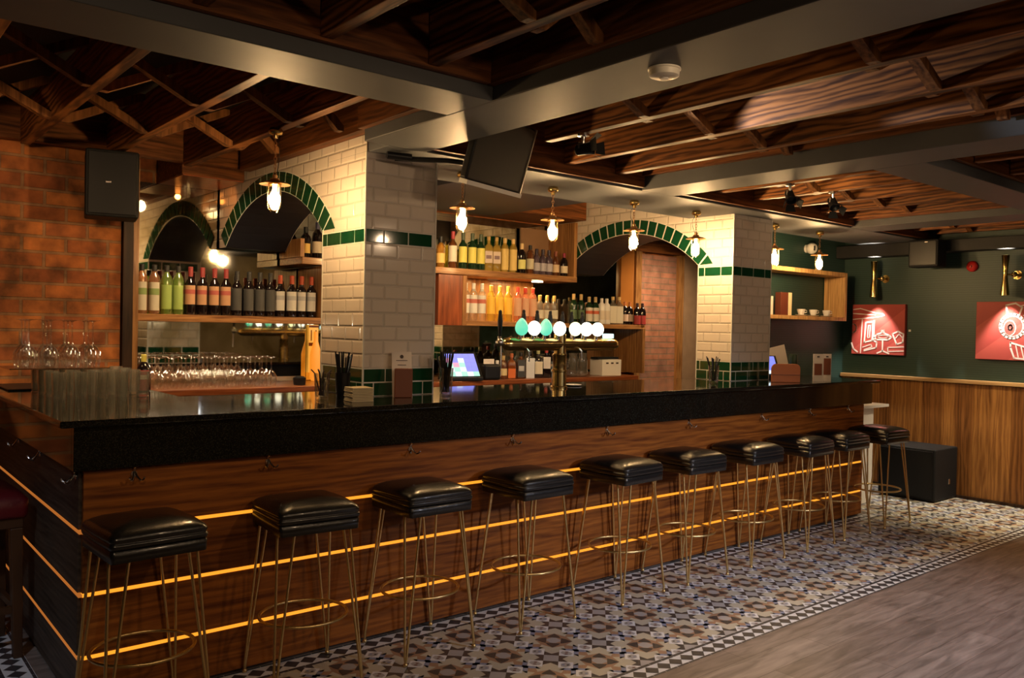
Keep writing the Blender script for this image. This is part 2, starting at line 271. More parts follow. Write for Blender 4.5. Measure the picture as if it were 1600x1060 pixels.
# ------------------------------------------------------------------ mesh helpers
class MB:
    def __init__(s): s.v = []; s.f = []; s.m = []
    def add(s, vs, fs, m=0):
        o = len(s.v); s.v += [tuple(p) for p in vs]; s.f += [tuple(o+i for i in f) for f in fs]; s.m += [m]*len(fs); return s
    def box(s, x0, x1, y0, y1, z0, z1, m=0, rot=None, piv=None):
        vs = [Vector((x, y, z)) for z in (z0, z1) for y in (y0, y1) for x in (x0, x1)]
        if rot is not None:
            pv = Vector(piv) if piv else Vector(((x0+x1)/2, (y0+y1)/2, (z0+z1)/2)); vs = [rot @ (q-pv) + pv for q in vs]
        return s.add(vs, [(0, 2, 3, 1), (4, 5, 7, 6), (0, 1, 5, 4), (2, 6, 7, 3), (0, 4, 6, 2), (1, 3, 7, 5)], m)
    def loops(s, ls, m=0, cap0=True, cap1=True):
        n = len(ls[0]); vs = [p for l in ls for p in l]; fs = []
        for k in range(len(ls)-1):
            for i in range(n):
                j = (i+1) % n; fs.append((k*n+i, k*n+j, (k+1)*n+j, (k+1)*n+i))
        if cap0: fs.append(tuple(range(n-1, -1, -1)))
        if cap1: fs.append(tuple((len(ls)-1)*n+i for i in range(n)))
        return s.add(vs, fs, m)
    def lathe(s, prof, n=16, c=(0, 0, 0), m=0, cap0=True, cap1=True, ax=None):
        ls = []
        for r, z in prof:
            l = [Vector((r*math.cos(2*PI*i/n), r*math.sin(2*PI*i/n), z)) for i in range(n)]
            if ax is not None: l = [ax @ p for p in l]
            ls.append([p+Vector(c) for p in l])
        return s.loops(ls, m, cap0, cap1)
    def tube(s, pts, r, n=8, m=0, closed=False):
        pts = [Vector(p) for p in pts]; ls = []; K = len(pts)
        up = Vector((0, 0, 1))
        for i, p in enumerate(pts):
            a = pts[(i-1) % K] if (closed or i > 0) else p; b2 = pts[(i+1) % K] if (closed or i < K-1) else p
            d = (b2-a).normalized()
            if abs(d.dot(up)) > 0.99: up = Vector((1, 0, 0))
            x = d.cross(up).normalized(); y = d.cross(x).normalized(); up = x.cross(d)*1.0 if False else up
            rr = r[i] if isinstance(r, (list, tuple)) else r
            ls.append([p + rr*(math.cos(2*PI*k/n)*x + math.sin(2*PI*k/n)*y) for k in range(n)])
        if closed: ls.append(ls[0]); return s.loops(ls, m, False, False)
        return s.loops(ls, m)
    def prism(s, poly, a0, a1, axis='Z', m=0):
        def P(u, v, a): return {'Z': (u, v, a), 'X': (a, u, v), 'Y': (u, a, v)}[axis]
        return s.loops([[P(u, v, a0) for u, v in poly], [P(u, v, a1) for u, v in poly]], m)
    def build(s, name, mats, parent=None, loc=None, smooth=False, bev=0.0, seg=2):
        me = bpy.data.meshes.new(name); me.from_pydata(s.v, [], s.f)
        if not isinstance(mats, (list, tuple)): mats = [mats]
        for mm in mats: me.materials.append(M_[mm] if isinstance(mm, str) else mm)
        me.polygons.foreach_set('material_index', s.m)
        if smooth: me.polygons.foreach_set('use_smooth', [True]*len(s.f))
        me.update()
        o = bpy.data.objects.new(name, me); COL.objects.link(o)
        if parent: o.parent = parent
        if loc: o.location = loc
        if bev:
            bv = o.modifiers.new('bevel', 'BEVEL'); bv.width = bev; bv.segments = seg; bv.limit_method = 'ANGLE'; bv.angle_limit = R(40)
        if smooth and smooth != 'all':
            try:
                import bmesh
                bm = bmesh.new(); bm.from_mesh(me)
                bmesh.ops.recalc_face_normals(bm, faces=bm.faces)
                for e in bm.edges:
                    if len(e.link_faces) == 2 and e.calc_face_angle(0) > R(50): e.smooth = False
                bm.to_mesh(me); bm.free()
            except Exception: pass
        return o
def tag(o, label=None, cat=None, group=None, kind=None):
    if label: o['label'] = label
    if cat: o['category'] = cat
    if group: o['group'] = group
    if kind: o['kind'] = kind
    return o
def thing(name, label, cat, loc=(0, 0, 0), rz=0.0, group=None, rot=None):
    o = bpy.data.objects.new(name, None); COL.objects.link(o); o.empty_display_size = 0.05
    o.location = loc; o.rotation_euler = rot if rot else (0, 0, rz); return tag(o, label, cat, group)
def copy_tree(o, parent=None):
    c = o.copy(); COL.objects.link(c); c.parent = parent
    for ch in list(o.children): copy_tree(ch, c)
    return c
def dup(o, loc, rz=None, label=None, group=None, cat=None):
    c = copy_tree(o); c.location = loc
    if rz is not None: c.rotation_euler = (0, 0, rz)
    return tag(c, label, cat, group)
ORD = ['first', 'second', 'third', 'fourth', 'fifth', 'sixth', 'seventh', 'eighth', 'ninth', 'tenth', 'eleventh', 'twelfth', 'thirteenth', 'fourteenth', 'fifteenth']
NUM = ['zero', 'one', 'two', 'three', 'four', 'five', 'six', 'seven', 'eight', 'nine', 'ten', 'eleven', 'twelve', 'thirteen', 'fourteen', 'fifteen']
def nth(i, n, what, side='left'):
    if i == 0: return f'{side}most of {NUM[n]}'
    if i == n-1: return f"{'right' if side == 'left' else 'left'}most of {NUM[n]}"
    return f'{ORD[i]} from {side} of {NUM[n]}'
def struct(name, mb, mats, **k): return tag(mb.build(name, mats, **k), kind='structure')
def bx(*a, **k): return MB().box(*a, **k)
def sphere(mb, c, r, m=0, n=12, sz=1.0):
    prof = [(max(1e-4, r*math.cos(t)), sz*r*math.sin(t)) for t in [(-PI/2)+PI*i/8 for i in range(9)]]
    return mb.lathe(prof, n, c, m)

# ------------------------------------------------------------------ room shell
struct('floor', bx(-4, 8.2, -3.5, 2.362, -0.1, 0.0).box(-4, 8.2, 2.362, 6.0, -0.1, -0.004), 'wfloor')
# patterned tile floor, laid tile by tile in one mesh
TM = ['t_tan', 't_cream', 't_dark', 't_white', 't_blue', 't_grey', 't_red']
def clip(poly, x0, x1, y0, y1):
    for ax, lim, sg in ((0, x0, 1), (0, x1, -1), (1, y0, 1), (1, y1, -1)):
        out = []
        for i in range(len(poly)):
            a, b = poly[i], poly[(i+1) % len(poly)]
            ia, ib = sg*(a[ax]-lim) >= 0, sg*(b[ax]-lim) >= 0
            if ia: out.append(a)
            if ia != ib:
                t = (lim-a[ax])/(b[ax]-a[ax]); out.append((a[0]+t*(b[0]-a[0]), a[1]+t*(b[1]-a[1])))
        poly = out
        if len(poly) < 3: return None
    return poly
ft = MB()
def flat(poly, m, z):
    a = sum(poly[i][0]*poly[(i+1) % len(poly)][1]-poly[(i+1) % len(poly)][0]*poly[i][1] for i in range(len(poly)))
    if a < 0: poly = poly[::-1]
    ft.add([(x, y, z) for x, y in poly], [tuple(range(len(poly)))], m)
def dirs(pts, k):
    c, s = [(1, 0), (0, 1), (-1, 0), (0, -1)][k]
    return [(c*p-s*q, s*p+c*q) for p, q in pts]
Q = math.sqrt(0.5)
SHAPES = []   # (level, material, pts in the diagonal frame, centre kind)
def sq(c, h): return [(c[0]-h, c[1]-h), (c[0]+h, c[1]-h), (c[0]+h, c[1]+h), (c[0]-h, c[1]+h)]
for k in range(4):
    SHAPES += [(1, 1, dirs([(0.046, 0), (0.108, -0.064), (0.158, -0.052), (0.128, 0)], k), 'S'), (1, 1, dirs([(0.046, 0), (0.128, 0), (0.158, 0.052), (0.108, 0.064)], k), 'S')]
    SHAPES += [(1, 4, dirs([(0.068+0.056, 0.068-0.03), (0.068+0.056, 0.068+0.056), (0.068-0.03, 0.068+0.056)], k), 'S')]
    SHAPES += [(2, 2, dirs([(0.034, -0.034), (0.078, -0.034), (0.052, 0)], k), 'S'), (2, 2, dirs([(0.034, -0.034), (0.052, 0), (0.034, 0.034)], k), 'S'), (2, 2, dirs([(0.034, 0.034), (0.052, 0), (0.078, 0.034)], k), 'S')]
    SHAPES += [(3, 3, dirs(sq((0.068, 0.068), 0.0335), k), 'S')]
    cx = 0.068
    SHAPES += [(4, 5, dirs([(cx-.028, cx), (cx-.008, cx-.022), (cx+.02, cx-.02), (cx+.028, cx), (cx+.008, cx+.022), (cx-.02, cx+.02)], k), 'S')]
    SHAPES += [(5, 6 if k % 2 else 4, dirs([(cx-.006, cx-.018), (cx+.008, cx-.014), (cx+.004, cx-.004), (cx-.008, cx-.006)], k), 'S'), (5, 6 if k % 2 else 2, dirs([(cx-.008, cx+.014), (cx-.002, cx+.004), (cx+.008, cx+.006), (cx+.006, cx+.016)], k), 'S')]
    SHAPES += [(2, 2, dirs([(0.034, -0.034), (0.056, -0.026), (0.090, 0), (0.056, 0.026), (0.034, 0.034)], k), 'K')]
SHAPES += [(3, 5, sq((0, 0), 0.034), 'S'), (3, 0, sq((0, 0), 0.035), 'K'), (4, 5, [(0.034, 0.01), (0.01, 0.034), (-0.01, 0.034), (-0.034, 0.01), (-0.034, -0.01), (-0.01, -0.034), (0.01, -0.034), (0.034, -0.01)], 'K')]
PX, PY = 0.3107, 0.3065
REG = [(-1.2, 8.2, 2.474, 3.355), (6.78, 8.2, 3.355, 4.42), (-1.2, 0.60, 3.355, 6.0)]
for (x0, x1, y0, y1) in REG:
    flat([(x0, y0), (x1, y0), (x1, y1), (x0, y1)], 0, -0.0034)
    for i in range(-15, 19):
        for j in range(-2, 13):
            kx, ky = 3.05+PX*i, 2.63+PY*j
            for lv, mm, pts, kind in SHAPES:
                ox, oy = (kx, ky) if kind == 'K' else (kx+PX/2, ky+PY/2)
                pl = clip([(ox+Q*(p-q), oy+Q*(p+q)) for p, q in pts], x0, x1, y0, y1)
                if pl: flat(pl, mm, -0.0034+lv*0.0004)
def border(a0, a1, c, along='x', w=0.039, edges=((-0.053, -0.037), (0.041, 0.059))):
    P = (lambda u, v: (u, v)) if along == 'x' else (lambda u, v: (v, u))
    flat([P(a0, c-0.056), P(a1, c-0.056), P(a1, c+0.062), P(a0, c+0.062)], 3, -0.0030)
    for e0, e1 in edges:
        u = a0
        while u < a1:
            flat([P(u+0.001, c+e0), P(min(a1, u+0.079), c+e0), P(min(a1, u+0.079), c+e1), P(u+0.001, c+e1)], 2, -0.0024); u += 0.0802
    u = a0
    while u < a1-0.08:
        flat([P(u, c), P(u+0.040, c-w), P(u+0.080, c), P(u+0.040, c+w)], 2, -0.0022); u += 0.0802
border(-1.2, 8.2, 2.415)
border(0.62, 6.78, 3.418, edges=((-0.062, -0.045), (0.047, 0.06)))
border(3.48, 6.0, 0.665, 'y', edges=((-0.062, -0.045), (0.047, 0.06)))
flat([(0.6, 3.355), (0.79, 3.355), (0.79, 3.48), (0.6, 3.48)], 3, -0.0031)
tile_floor = ft.build('trim_1', TM); tag(tile_floor, kind='structure')
FTOP = -0.0014

struct('wall_back', bx(1.40, 8.4, 5.90, 6.05, -0.1, 2.70).box(-4, 1.42, 5.405, 6.05, -0.1, 2.70), 'brick')
struct('wall_right', bx(8.2, 8.35, -3.5, 4.5, -0.1, 2.7), 'wallgreen')
struct('wall_green_back', bx(6.05, 8.35, 4.5, 4.62, -0.1, 2.7), 'wallgreen')
struct('wall_front', bx(-4, 8.35, -3.65, -3.5, -0.1, 2.7), mat('dark_plaster', (0.16, 0.11, 0.05), 0.8))
struct('wall_left', bx(-4.15, -4.0, -3.5, 6.0, -0.1, 2.7), mat('dark_plaster_side', (0.02, 0.015, 0.012), 0.8))
struct('ceiling', bx(-4.15, 8.35, -3.65, 6.05, 2.70, 2.82), 'deck')
# dado panelling on the end wall and its rail
dd = MB(); y = -3.4; k = 0
while y < 4.49:
    wd = [0.16, 0.12, 0.18, 0.14][k % 4]; y1 = min(4.49, y+wd); dd.box(8.172+0.002*(k % 2), 8.2, y+0.0015, y1, 0.0, 1.06, 1 if k % 5 in (1, 4) else 0); y = y1; k += 1
struct('trim_2', dd, ['dado', 'dado2'])
struct('trim_3', bx(8.14, 8.2, -3.4, 4.49, 1.06, 1.095), 'oakx', bev=0.004)
struct('baseboard_right', bx(8.15, 8.172, -3.4, 4.49, 0, 0.025), 'darkwood')

# ------------------------------------------------------------------ painted ceiling beams and soffits
def beam(name, label, b, z1, m='paint', cat='ceiling beam'):
    x0, x1, y0, y1, z0 = b
    return tag(bx(-(x1-x0)/2, (x1-x0)/2, -(y1-y0)/2, (y1-y0)/2, 0, z1-z0).build(name, m, loc=((x0+x1)/2, (y0+y1)/2, z0), bev=0.004), label, cat)
ZB = 2.385
beam('painted_beam', 'grey painted ceiling beam crossing the upper left of the room', (-3.9, 2.048, 2.61, 2.92, ZB), 2.69)
beam('painted_beam', 'wide grey painted beam with the smoke detector, running from the left pillar', (2.05, 2.41, -3.4, 3.618, ZB), 2.69)
beam('painted_beam', 'grey painted beam between the knotty joist and two spotlight bays', (4.06, 4.38, -3.4, 3.618, ZB), 2.69)
beam('painted_beam', 'grey painted cross beam running to the right wall', (4.382, 8.19, 1.98, 2.26, ZB), 2.69)
beam('painted_beam', 'short grey painted beam behind the bay with two spotlights', (6.68, 7.05, 2.262, 3.618, ZB), 2.69)
beam('painted_soffit', 'long grey painted soffit above the bar carrying the lantern lamps', (2.19, 8.19, 3.62, 4.25, ZB), 2.69, 'soffit', 'soffit')
beam('painted_duct', 'dark painted duct box under the ceiling behind the lantern lamps', (3.05, 4.2, 4.262, 5.36, ZB+0.004), 2.69, 'navy', 'duct')
beam('painted_boxing', 'low dark painted boxing along the top of the green end wall', (8.02, 8.198, 0.5, 3.6, 2.275), ZB-0.002, 'boxing', 'boxing')
beam('painted_boxing', 'dark painted boxing in the corner above the left picture light', (8.02, 8.198, 3.602, 4.498, 2.262), ZB-0.002, 'boxing', 'boxing')

# ------------------------------------------------------------------ timber joists
def joist(x, y0, y1, z0, z1, label, group, th=0.05):
    o = bx(-th/2, th/2, -(y1-y0)/2, (y1-y0)/2, 0, z1-z0).build('timber_joist', 'joist', loc=(x, (y0+y1)/2, z0), bev=0.003)
    return tag(o, label, 'joist', group)
def brace(xa, xb, y, z0, z1, label, group, th=0.045):
    """one pair of crossed struts between two joists"""
    t = thing('cross_brace', label, 'brace', ((xa+xb)/2, y, z0), 0, group)
    W = (xb-xa)/2-0.026; H = z1-z0; d = 0.028
    a = MB().prism([(-W, 0), (-W+0.03, 0), (W, H-d), (W, H), (W-0.03, H), (-W, d)], 0.001, th, 'Y'); a.build('strut', 'brace', t)
    b = MB().prism([(W, 0), (W, d), (-W+0.03, H), (-W, H), (-W, H-d), (W-0.03, 0)], -th, -0.001, 'Y'); b.build('strut', 'brace', t)
    return t
def bay(name, xs, y0, y1, z0, z1, rows, x0, x1, ext=()):
    n = len(xs)
    for i, x in enumerate(xs): joist(x, y0, (3.22 if x == 2.89 else y1), z0, z1, f'dark joist in {name}, '+nth(i, n, ''), 'joists in '+name)
    ed = sorted(list(xs)+list(ext))
    for r_, yy in enumerate(rows):
        for i in range(len(ed)-1):
            tagtxt = 'row' if len(rows) == 1 else ['near row', 'far row'][r_ % 2] if len(rows) == 2 else 'row'
            brace(ed[i], ed[i+1], yy, z0, z1-0.005, f'crossed struts in {name}, '+('' if len(rows) == 1 else tagtxt+', ')+nth(i, len(ed)-1, ''), 'cross braces in '+name)
bay('the left bar bay', [-0.45, 0.02, 0.46, 0.89, 1.33, 1.77], 2.96, 5.30, 2.45, 2.66, [3.80, 4.55], -3.9, 2.05, (2.038,))
bay('the top left bay', [-0.45, 0.0, 0.45, 0.89, 1.31, 1.74], -0.4, 2.57, 2.45, 2.66, [0.4, 2.02], -3.9, 2.05, (2.038,))
bay('the knotty joist bay', [2.89, 3.37, 3.80], -0.4, 3.58, 2.45, 2.67, [1.50, 2.56], 2.41, 4.05, (2.42, 4.045))
bay('the two spotlight bay', [4.80, 5.25, 5.70, 6.16, 6.58], 2.30, 3.58, 2.45, 2.64, [3.10], 4.38, 6.68)
bay('the end wall bay', [7.35, 7.75, 8.12], 2.30, 3.58, 2.45, 2.62, [2.6, 3.25], 7.05, 8.2)
bay('the right edge bay', [4.9, 5.4, 5.9, 6.4, 6.9], 0.2, 1.94, 2.45, 2.64, [1.1], 4.38, 8.2)
def rim(label, x0, x1, y0, y1, z0, z1):
    m_ = 'rim' if x1-x0 > y1-y0 else 'rimy'
    return tag(bx(-(x1-x0)/2, (x1-x0)/2, -(y1-y0)/2, (y1-y0)/2, 0, z1-z0).build('rim_board', m_, loc=((x0+x1)/2, (y0+y1)/2, z0), bev=0.002), label, 'rim board')
rim('brown rim board above the left brick wall', -3.9, 2.09, 5.305, 5.374, 2.475, 2.69)
rim('brown rim board on top of the arched tile wall at the left', 2.10, 2.17, 3.63, 5.30, 2.468, 2.69)
rim('brown rim board along the left flank of the wide beam, left bay', 2.012, 2.046, 2.925, 3.618, 2.44, 2.69)
rim('brown rim board along the far side of the left cross beam', -3.9, 2.01, 2.925, 2.955, 2.45, 2.69)
rim('reddish rim board along the near side of the left cross beam', -3.9, 2.01, 2.575, 2.605, 2.44, 2.69)
rim('brown rim board along the left flank of the wide beam, top left bay', 2.012, 2.046, -0.4, 2.605, 2.44, 2.69)
rim('reddish rim board of the knotty joist bay facing the room', 2.42, 4.05, 3.585, 3.615, 2.40, 2.69)
rim('brown rim board along the right flank of the wide beam', 2.415, 2.445, -0.4, 3.22, 2.44, 2.69)
rim('brown rim board along the left flank of the middle beam', 4.02, 4.055, -0.4, 3.58, 2.47, 2.69)
rim('dark rim board at the bar side of the bay with two spotlights', 4.39, 6.67, 3.585, 3.615, 2.40, 2.69)
rim('brown rim board at the right side of the bay with two spotlights', 6.64, 6.675, 2.29, 3.58, 2.44, 2.69)
rim('brown rim board at the bar side of the end bay', 7.06, 8.19, 3.585, 3.615, 2.40, 2.69)
rim('brown rim board on the cross beam inside the bay with two spotlights', 4.39, 6.63, 2.265, 2.29, 2.44, 2.69)
rim('brown rim board on the near side of the right cross beam', 4.39, 8.19, 1.945, 1.975, 2.44, 2.69)

# ------------------------------------------------------------------ tiled pillars with arches running back to the mirror
def arch_pts(yc, half, rise, z0, extra=0.0, n=22, full=True):
    Rr = (half*half+rise*rise)/(2*rise); zc = z0+rise-Rr; a = math.asin(half/Rr)
    return [(yc+(Rr+extra)*math.sin(t), zc+(Rr+extra)*math.cos(t)) for t in [-a+2*a*i/n for i in range(n+1)]]
def pillar(x0, x1, y0, yo, yc, half, ztop2, label, name):
    """x0..x1 thickness, y0 front, yo near springing, arch centre yc"""
    t = thing('tiled_pillar', label, 'pillar', (x0, y0, 1.1212))
    X0, X1 = 0.0, x1-x0; zs = 2.005-1.12; ye = 5.852-y0
    m = MB()
    m.box(X0, X1, 0, yo-y0, 0, ZB-0.001-1.12)
    ap = [(p[0]-y0, p[1]-1.12) for p in arch_pts(yc, half, 0.30, 2.005)]
    ztp = ztop2-1.12; n = len(ap)
    # wall above the arch as vertical slices that share their edges
    for (xa, nx) in ((X0, -1), (X1, 1)):
        for i in range(n-1):
            a, b = ap[i], ap[i+1]
            q = [(xa, a[0], a[1]), (xa, b[0], b[1]), (xa, b[0], ztp), (xa, a[0], ztp)]
            if nx < 0: q = q[::-1]
            m.add(q, [(0, 1, 2, 3)], 0)
        q = [(xa, ap[-1][0], zs), (xa, ye, zs), (xa, ye, ztp), (xa, ap[-1][0], ztp)]
        m.add(q if nx > 0 else q[::-1], [(0, 1, 2, 3)], 0)
        yb = 0.0 if (nx < 0 and x0 < 3) else min(yo-y0, 4.252-y0)
        q = [(xa, yb, ZB-1.12), (xa, ap[0][0], ZB-1.12), (xa, ap[0][0], ztp), (xa, yb, ztp)]
        m.add(q if nx > 0 else q[::-1], [(0, 1, 2, 3)], 0)
    # navy underside
    for i in range(n-1):
        a, b = ap[i], ap[i+1]; m.add([(X0, a[0], a[1]), (X1, a[0], a[1]), (X1, b[0], b[1]), (X0, b[0], b[1])], [(0, 1, 2, 3)], 1)
    m.add([(X0, ap[-1][0], zs), (X1, ap[-1][0], zs), (X1, ye, zs), (X0, ye, zs)], [(0, 1, 2, 3)], 1)
    if x0 < 3: m.add([(X0, 0, ZB-1.12), (X0, 0, ztp), (0.008, 0, ztp), (0.008, 0, ZB-1.12)], [(0, 1, 2, 3)], 0)
    m.build('tiling', ['wall', 'navy'], t)
    # green tiles
    def course(mb, z0, z1, off, tw=0.153):
        g = 0.0032; d = 0.004
        for face in ('front', 'left', 'right', 'rear'):
            L_ = {'front': X1, 'rear': X1}.get(face, yo-y0); u = -off
            while u < L_:
                a, b = max(0.0, u)+g, min(L_, u+tw)-g
                if b-a > 0.02:
                    if face == 'front': mb.box(a, b, -d, 0.001, z0+g, z1-g)
                    elif face == 'rear': mb.box(a, b, L_*0+yo-y0-0.001, yo-y0+d, z0+g, z1-g)
                    elif face == 'left': mb.box(-d, 0.001, a, b, z0+g, z1-g)
                    else: mb.box(X1-0.001, X1+d, a, b, z0+g, z1-g)
                u += tw
    gb = MB(); course(gb, 0.799, 0.8716, 0.045); gb.build('green_tile_band', 'green', t, bev=0.003)
    gb = MB(); course(gb, 0.0, 0.0726, 0.09); course(gb, 0.0726, 0.1452, 0.02); gb.build('green_tile_base', 'green', t, bev=0.003)
    gr = MB(); g = 0.0008
    for z0, z1 in ((0.797, 0.8736), (0.0, 0.147)):
        gr.box(-g, X1+g, -g, yo-y0+g, z0+0.0005, z1)
    gr.build('grout_bed', 'grout', t)
    # ring of green wedge tiles on both faces
    Rr = (half*half+0.09)/0.6; zc = 2.305-Rr-1.12; yc_ = yc-y0; a = math.asin(half/Rr); K = 19
    for xa, xb, nm in ((-0.006, 0.001, 'arch_ring'), (X1-0.001, X1+0.006, 'arch_ring')):
        ring = MB(); bed = MB()
        for i in range(K):
            t0 = -a+2*a*i/K+0.0062; t1 = -a+2*a*(i+1)/K-0.0062
            ps = [(yc_+r_*math.sin(tt), zc+r_*math.cos(tt)) for r_, tt in ((Rr+0.004, t0), (Rr+0.118, t0), (Rr+0.118, t1), (Rr+0.004, t1))]
            ring.prism(ps, xa, xb, 'X')
        s0 = (yc_-half, zs)
        e1 = (yc_-(Rr+0.118)*math.sin(a), zc+(Rr+0.118)*math.cos(a))
        ring.prism([(s0[0]-0.012, s0[1]+0.006), (e1[0]-0.055, e1[1]-0.075), (e1[0]-0.006, e1[1]-0.008)], xa, xb, 'X')
        r1 = ring.build(nm, 'green', t, bev=0.002)
        tt_ = [-a+2*a*i/30 for i in range(31)]
        for i in range(30):
            q = [(yc_+r_*math.sin(u), zc+r_*math.cos(u)) for r_, u in ((Rr, tt_[i]), (Rr+0.122, tt_[i]), (Rr+0.122, tt_[i+1]), (Rr, tt_[i+1]))]
            bed.prism(q, min(xa, xb)*0.35+(0 if xa < 0 else X1*0.65), max(xa, xb)*0.35+(0 if xa < 0 else X1*0.65), 'X')
        bed.build('ring_grout', 'grout', t)
        # slim pale edging down the jamb
    ed = MB(); e = 0.004
    for ex, ey in ((0, 0), (X1, 0), (0, yo-y0), (X1, yo-y0)):
        ed.box(ex-e, ex+e, ey-e, ey+e, 0.0, (ZB-1.125 if ey == 0 else zs))
    ed.build('edge_trim', 'grout', t)
    return t
P1 = pillar(2.18, 2.615, 3.82, 4.285, 5.005, 0.72, 2.66, 'left white tiled pillar with green band and arch, straw caddy at its foot', 'left')
P2 = pillar(5.33, 5.83, 3.82, 4.14, 4.90, 0.76, 2.66, 'right white tiled pillar with green band and arch, beside the wall shelf', 'right')

# ------------------------------------------------------------------ back wall fittings
def mirror(label, x0, x1, z0, z1):
    t = thing('antique_mirror', label, 'mirror', ((x0+x1)/2, 5.885, z0)); W = (x1-x0)/2
    bx(-W, W, -0.012, 0.0, 0, z1-z0).build('mirror_glass', 'mirror', t); bx(-W, W, 0.0005, 0.012, 0, z1-z0).build('backing', 'black', t)
mirror('foxed antique mirror behind the wine bottles', 1.515, 2.86, 1.062, 2.41)
mirror('foxed antique mirror behind the spirits between the pillars', 2.864, 5.34, 1.062, 2.45)
mirror('foxed antique mirror at the right end of the back bar', 5.344, 6.27, 1.062, 2.40)
wp = thing('varnished_panel', 'glossy amber varnished wood panel right of the mirror behind the taps', 'panel', (6.37, 5.87, 1.06))
bx(-0.097, 0.097, -0.03, 0.028, 0, 1.26).build('panel_board', mat('amber_varnish', (0.34, 0.13, 0.03), 0.12, coat=1.0, noise=0.3, nscale=5), wp)
br = thing('brick_slip_panel', 'narrow panel of reddish brick slips framed in pale wood, right end of back bar', 'panel', (6.86, 5.86, 0.0))
bx(-0.30, 0.29, -0.01, 0.035, 0, 2.28).build('brick_slips', 'slip', br)
for xx in (-0.345, 0.335): bx(xx-0.043, xx+0.043, -0.045, 0.035, 0, 2.30).build('frame_upright', 'shelfz', br)
bx(-0.39, 0.38, -0.05, 0.035, 2.302, 2.42).build('frame_head', 'rim', br)
bx(0.385, 0.62, -0.05, 0.035, 0, 2.42).build('side_panel', mat('grey_brown_board', (0.34, 0.22, 0.14), 0.6, noise=0.3, nscale=8), br)
# left upright and bulkhead of the wine recess
t = thing('recess_upright', 'tall wooden upright between the brick wall and the wine shelf', 'upright', (1.46, 5.40, 1.062))
bx(-0.035, 0.02, -0.03, 0.48, 0, 1.40).build('dark_board', 'darkwood', t); bx(0.0205, 0.052, -0.032, 0.47, 0, 1.40).build('pale_board', 'shelfz', t)
t = thing('bulkhead', 'brown wooden bulkhead box in the corner above the wine mirror', 'bulkhead', (1.97, 5.63, 2.415))
bx(-0.205, 0.195, -0.25, 0.24, 0, 0.272).build('box', 'rim', t, bev=0.003); bx(-0.20, 0.19, -0.248, 0.238, -0.008, 0).build('soffit_board', 'redtop', t)
t = thing('bulkhead', 'brown wooden bulkhead above the spirits mirror between the pillars', 'bulkhead', (3.97, 5.63, 2.46))
bx(-1.34, 1.34, -0.25, 0.24, 0, 0.22).build('box', 'rim', t, bev=0.003)
t = thing('bulkhead', 'dark bulkhead above the right mirror seen through the right arch', 'bulkhead', (7.0, 5.63, 2.425))
bx(-1.15, 0.7, -0.1, 0.24, 0, 0.25).build('box', 'navy', t, bev=0.003)
# wine shelf
t = thing('wine_shelf', 'wooden shelf under the row of wine bottles in the left recess', 'shelf', (2.15, 5.65, 1.487))
bx(-0.635, 0.627, -0.19, 0.21, 0, 0.046).build('board', 'shelf', t, bev=0.003); bx(0.63, 0.672, -0.19, 0.21, 0, 0.415).build('end_board', 'shelfz', t, bev=0.003)
# upper shelf
t = thing('spirit_shelf', 'long upper wooden shelf for spirits running behind the left pillar', 'shelf', (4.0, 5.65, 1.90))
bx(-1.37, 1.31, -0.17, 0.205, 0.01, 0.06).build('board', 'shelf', t, bev=0.004); bx(-1.375, -1.345, -0.15, 0.2, 0.061, 0.19).build('end_board', 'shelfz', t)
bx(1.275, 1.31, -0.16, 0.2, 0.061, 0.55).build('end_board', 'shelfz', t); bx(0.93, 1.27, 0.18, 0.2, 0.061, 0.50).build('back_panel', mat('taupe_board', (0.30, 0.17, 0.09), 0.5, noise=0.2, nscale=6), t)
# cabinet
t = thing('bottle_cabinet', 'open wooden bottle cabinet under the upper shelf, warm lit inside', 'cabinet', (4.0, 5.65, 1.50))
bx(-0.20, 0.035, -0.16, 0.205, 0.0, 0.405).build('side_panel', 'redwood', t, bev=0.002); bx(0.037, 0.075, -0.165, 0.205, 0.0, 0.405).build('frame_upright', 'shelfz', t, bev=0.002)
bx(0.077, 1.30, -0.165, 0.205, 0.0, 0.04).build('board', 'shelf', t, bev=0.003); bx(0.077, 1.10, 0.195, 0.205, 0.041, 0.405).build('rear_board', 'shelfz', t)
lt = bx(0.86, 0.94, -0.12, -0.06, 0.395, 0.405).build('strip_light', emis('under_shelf_light', (1.0, 0.75, 0.4), 12), t)
area('wine_shelf_strip_lamp', (2.1, 5.50, 1.480), (2.05, 5.2, 1.1), 1.15, 7, (1.0, 0.80, 0.52), 0.02)
for xx, pw in ((4.45, 7), (4.9, 7)): area('cabinet_lamp', (xx, 5.60, 1.895), (xx, 5.62, 1.5), 0.25, pw*0.5, (1.0, 0.62, 0.25), 0.05)
t = thing('tap_side_shelf', 'wooden shelf of mixed bottles right of the cabinet behind the taps', 'shelf', (5.80, 5.65, 1.50))
bx(-0.495, 0.46, -0.16, 0.22, 0.0, 0.04).build('board', 'shelf', t, bev=0.003); bx(0.425, 0.46, -0.16, 0.22, -0.43, -0.001).build('support', 'shelfz', t)
# back counter
t = thing('back_counter', 'reddish wooden back counter behind the bar', 'counter', (3.8, 5.60, 0.0))
bx(-2.32, 2.22, -0.25, 0.283, 1.02, 1.06).build('worktop', 'redtop', t, bev=0.005); bx(-2.30, 2.16, -0.19, 0.283, 0.0, 1.018).build('base_cabinet', 'darkwood', t)
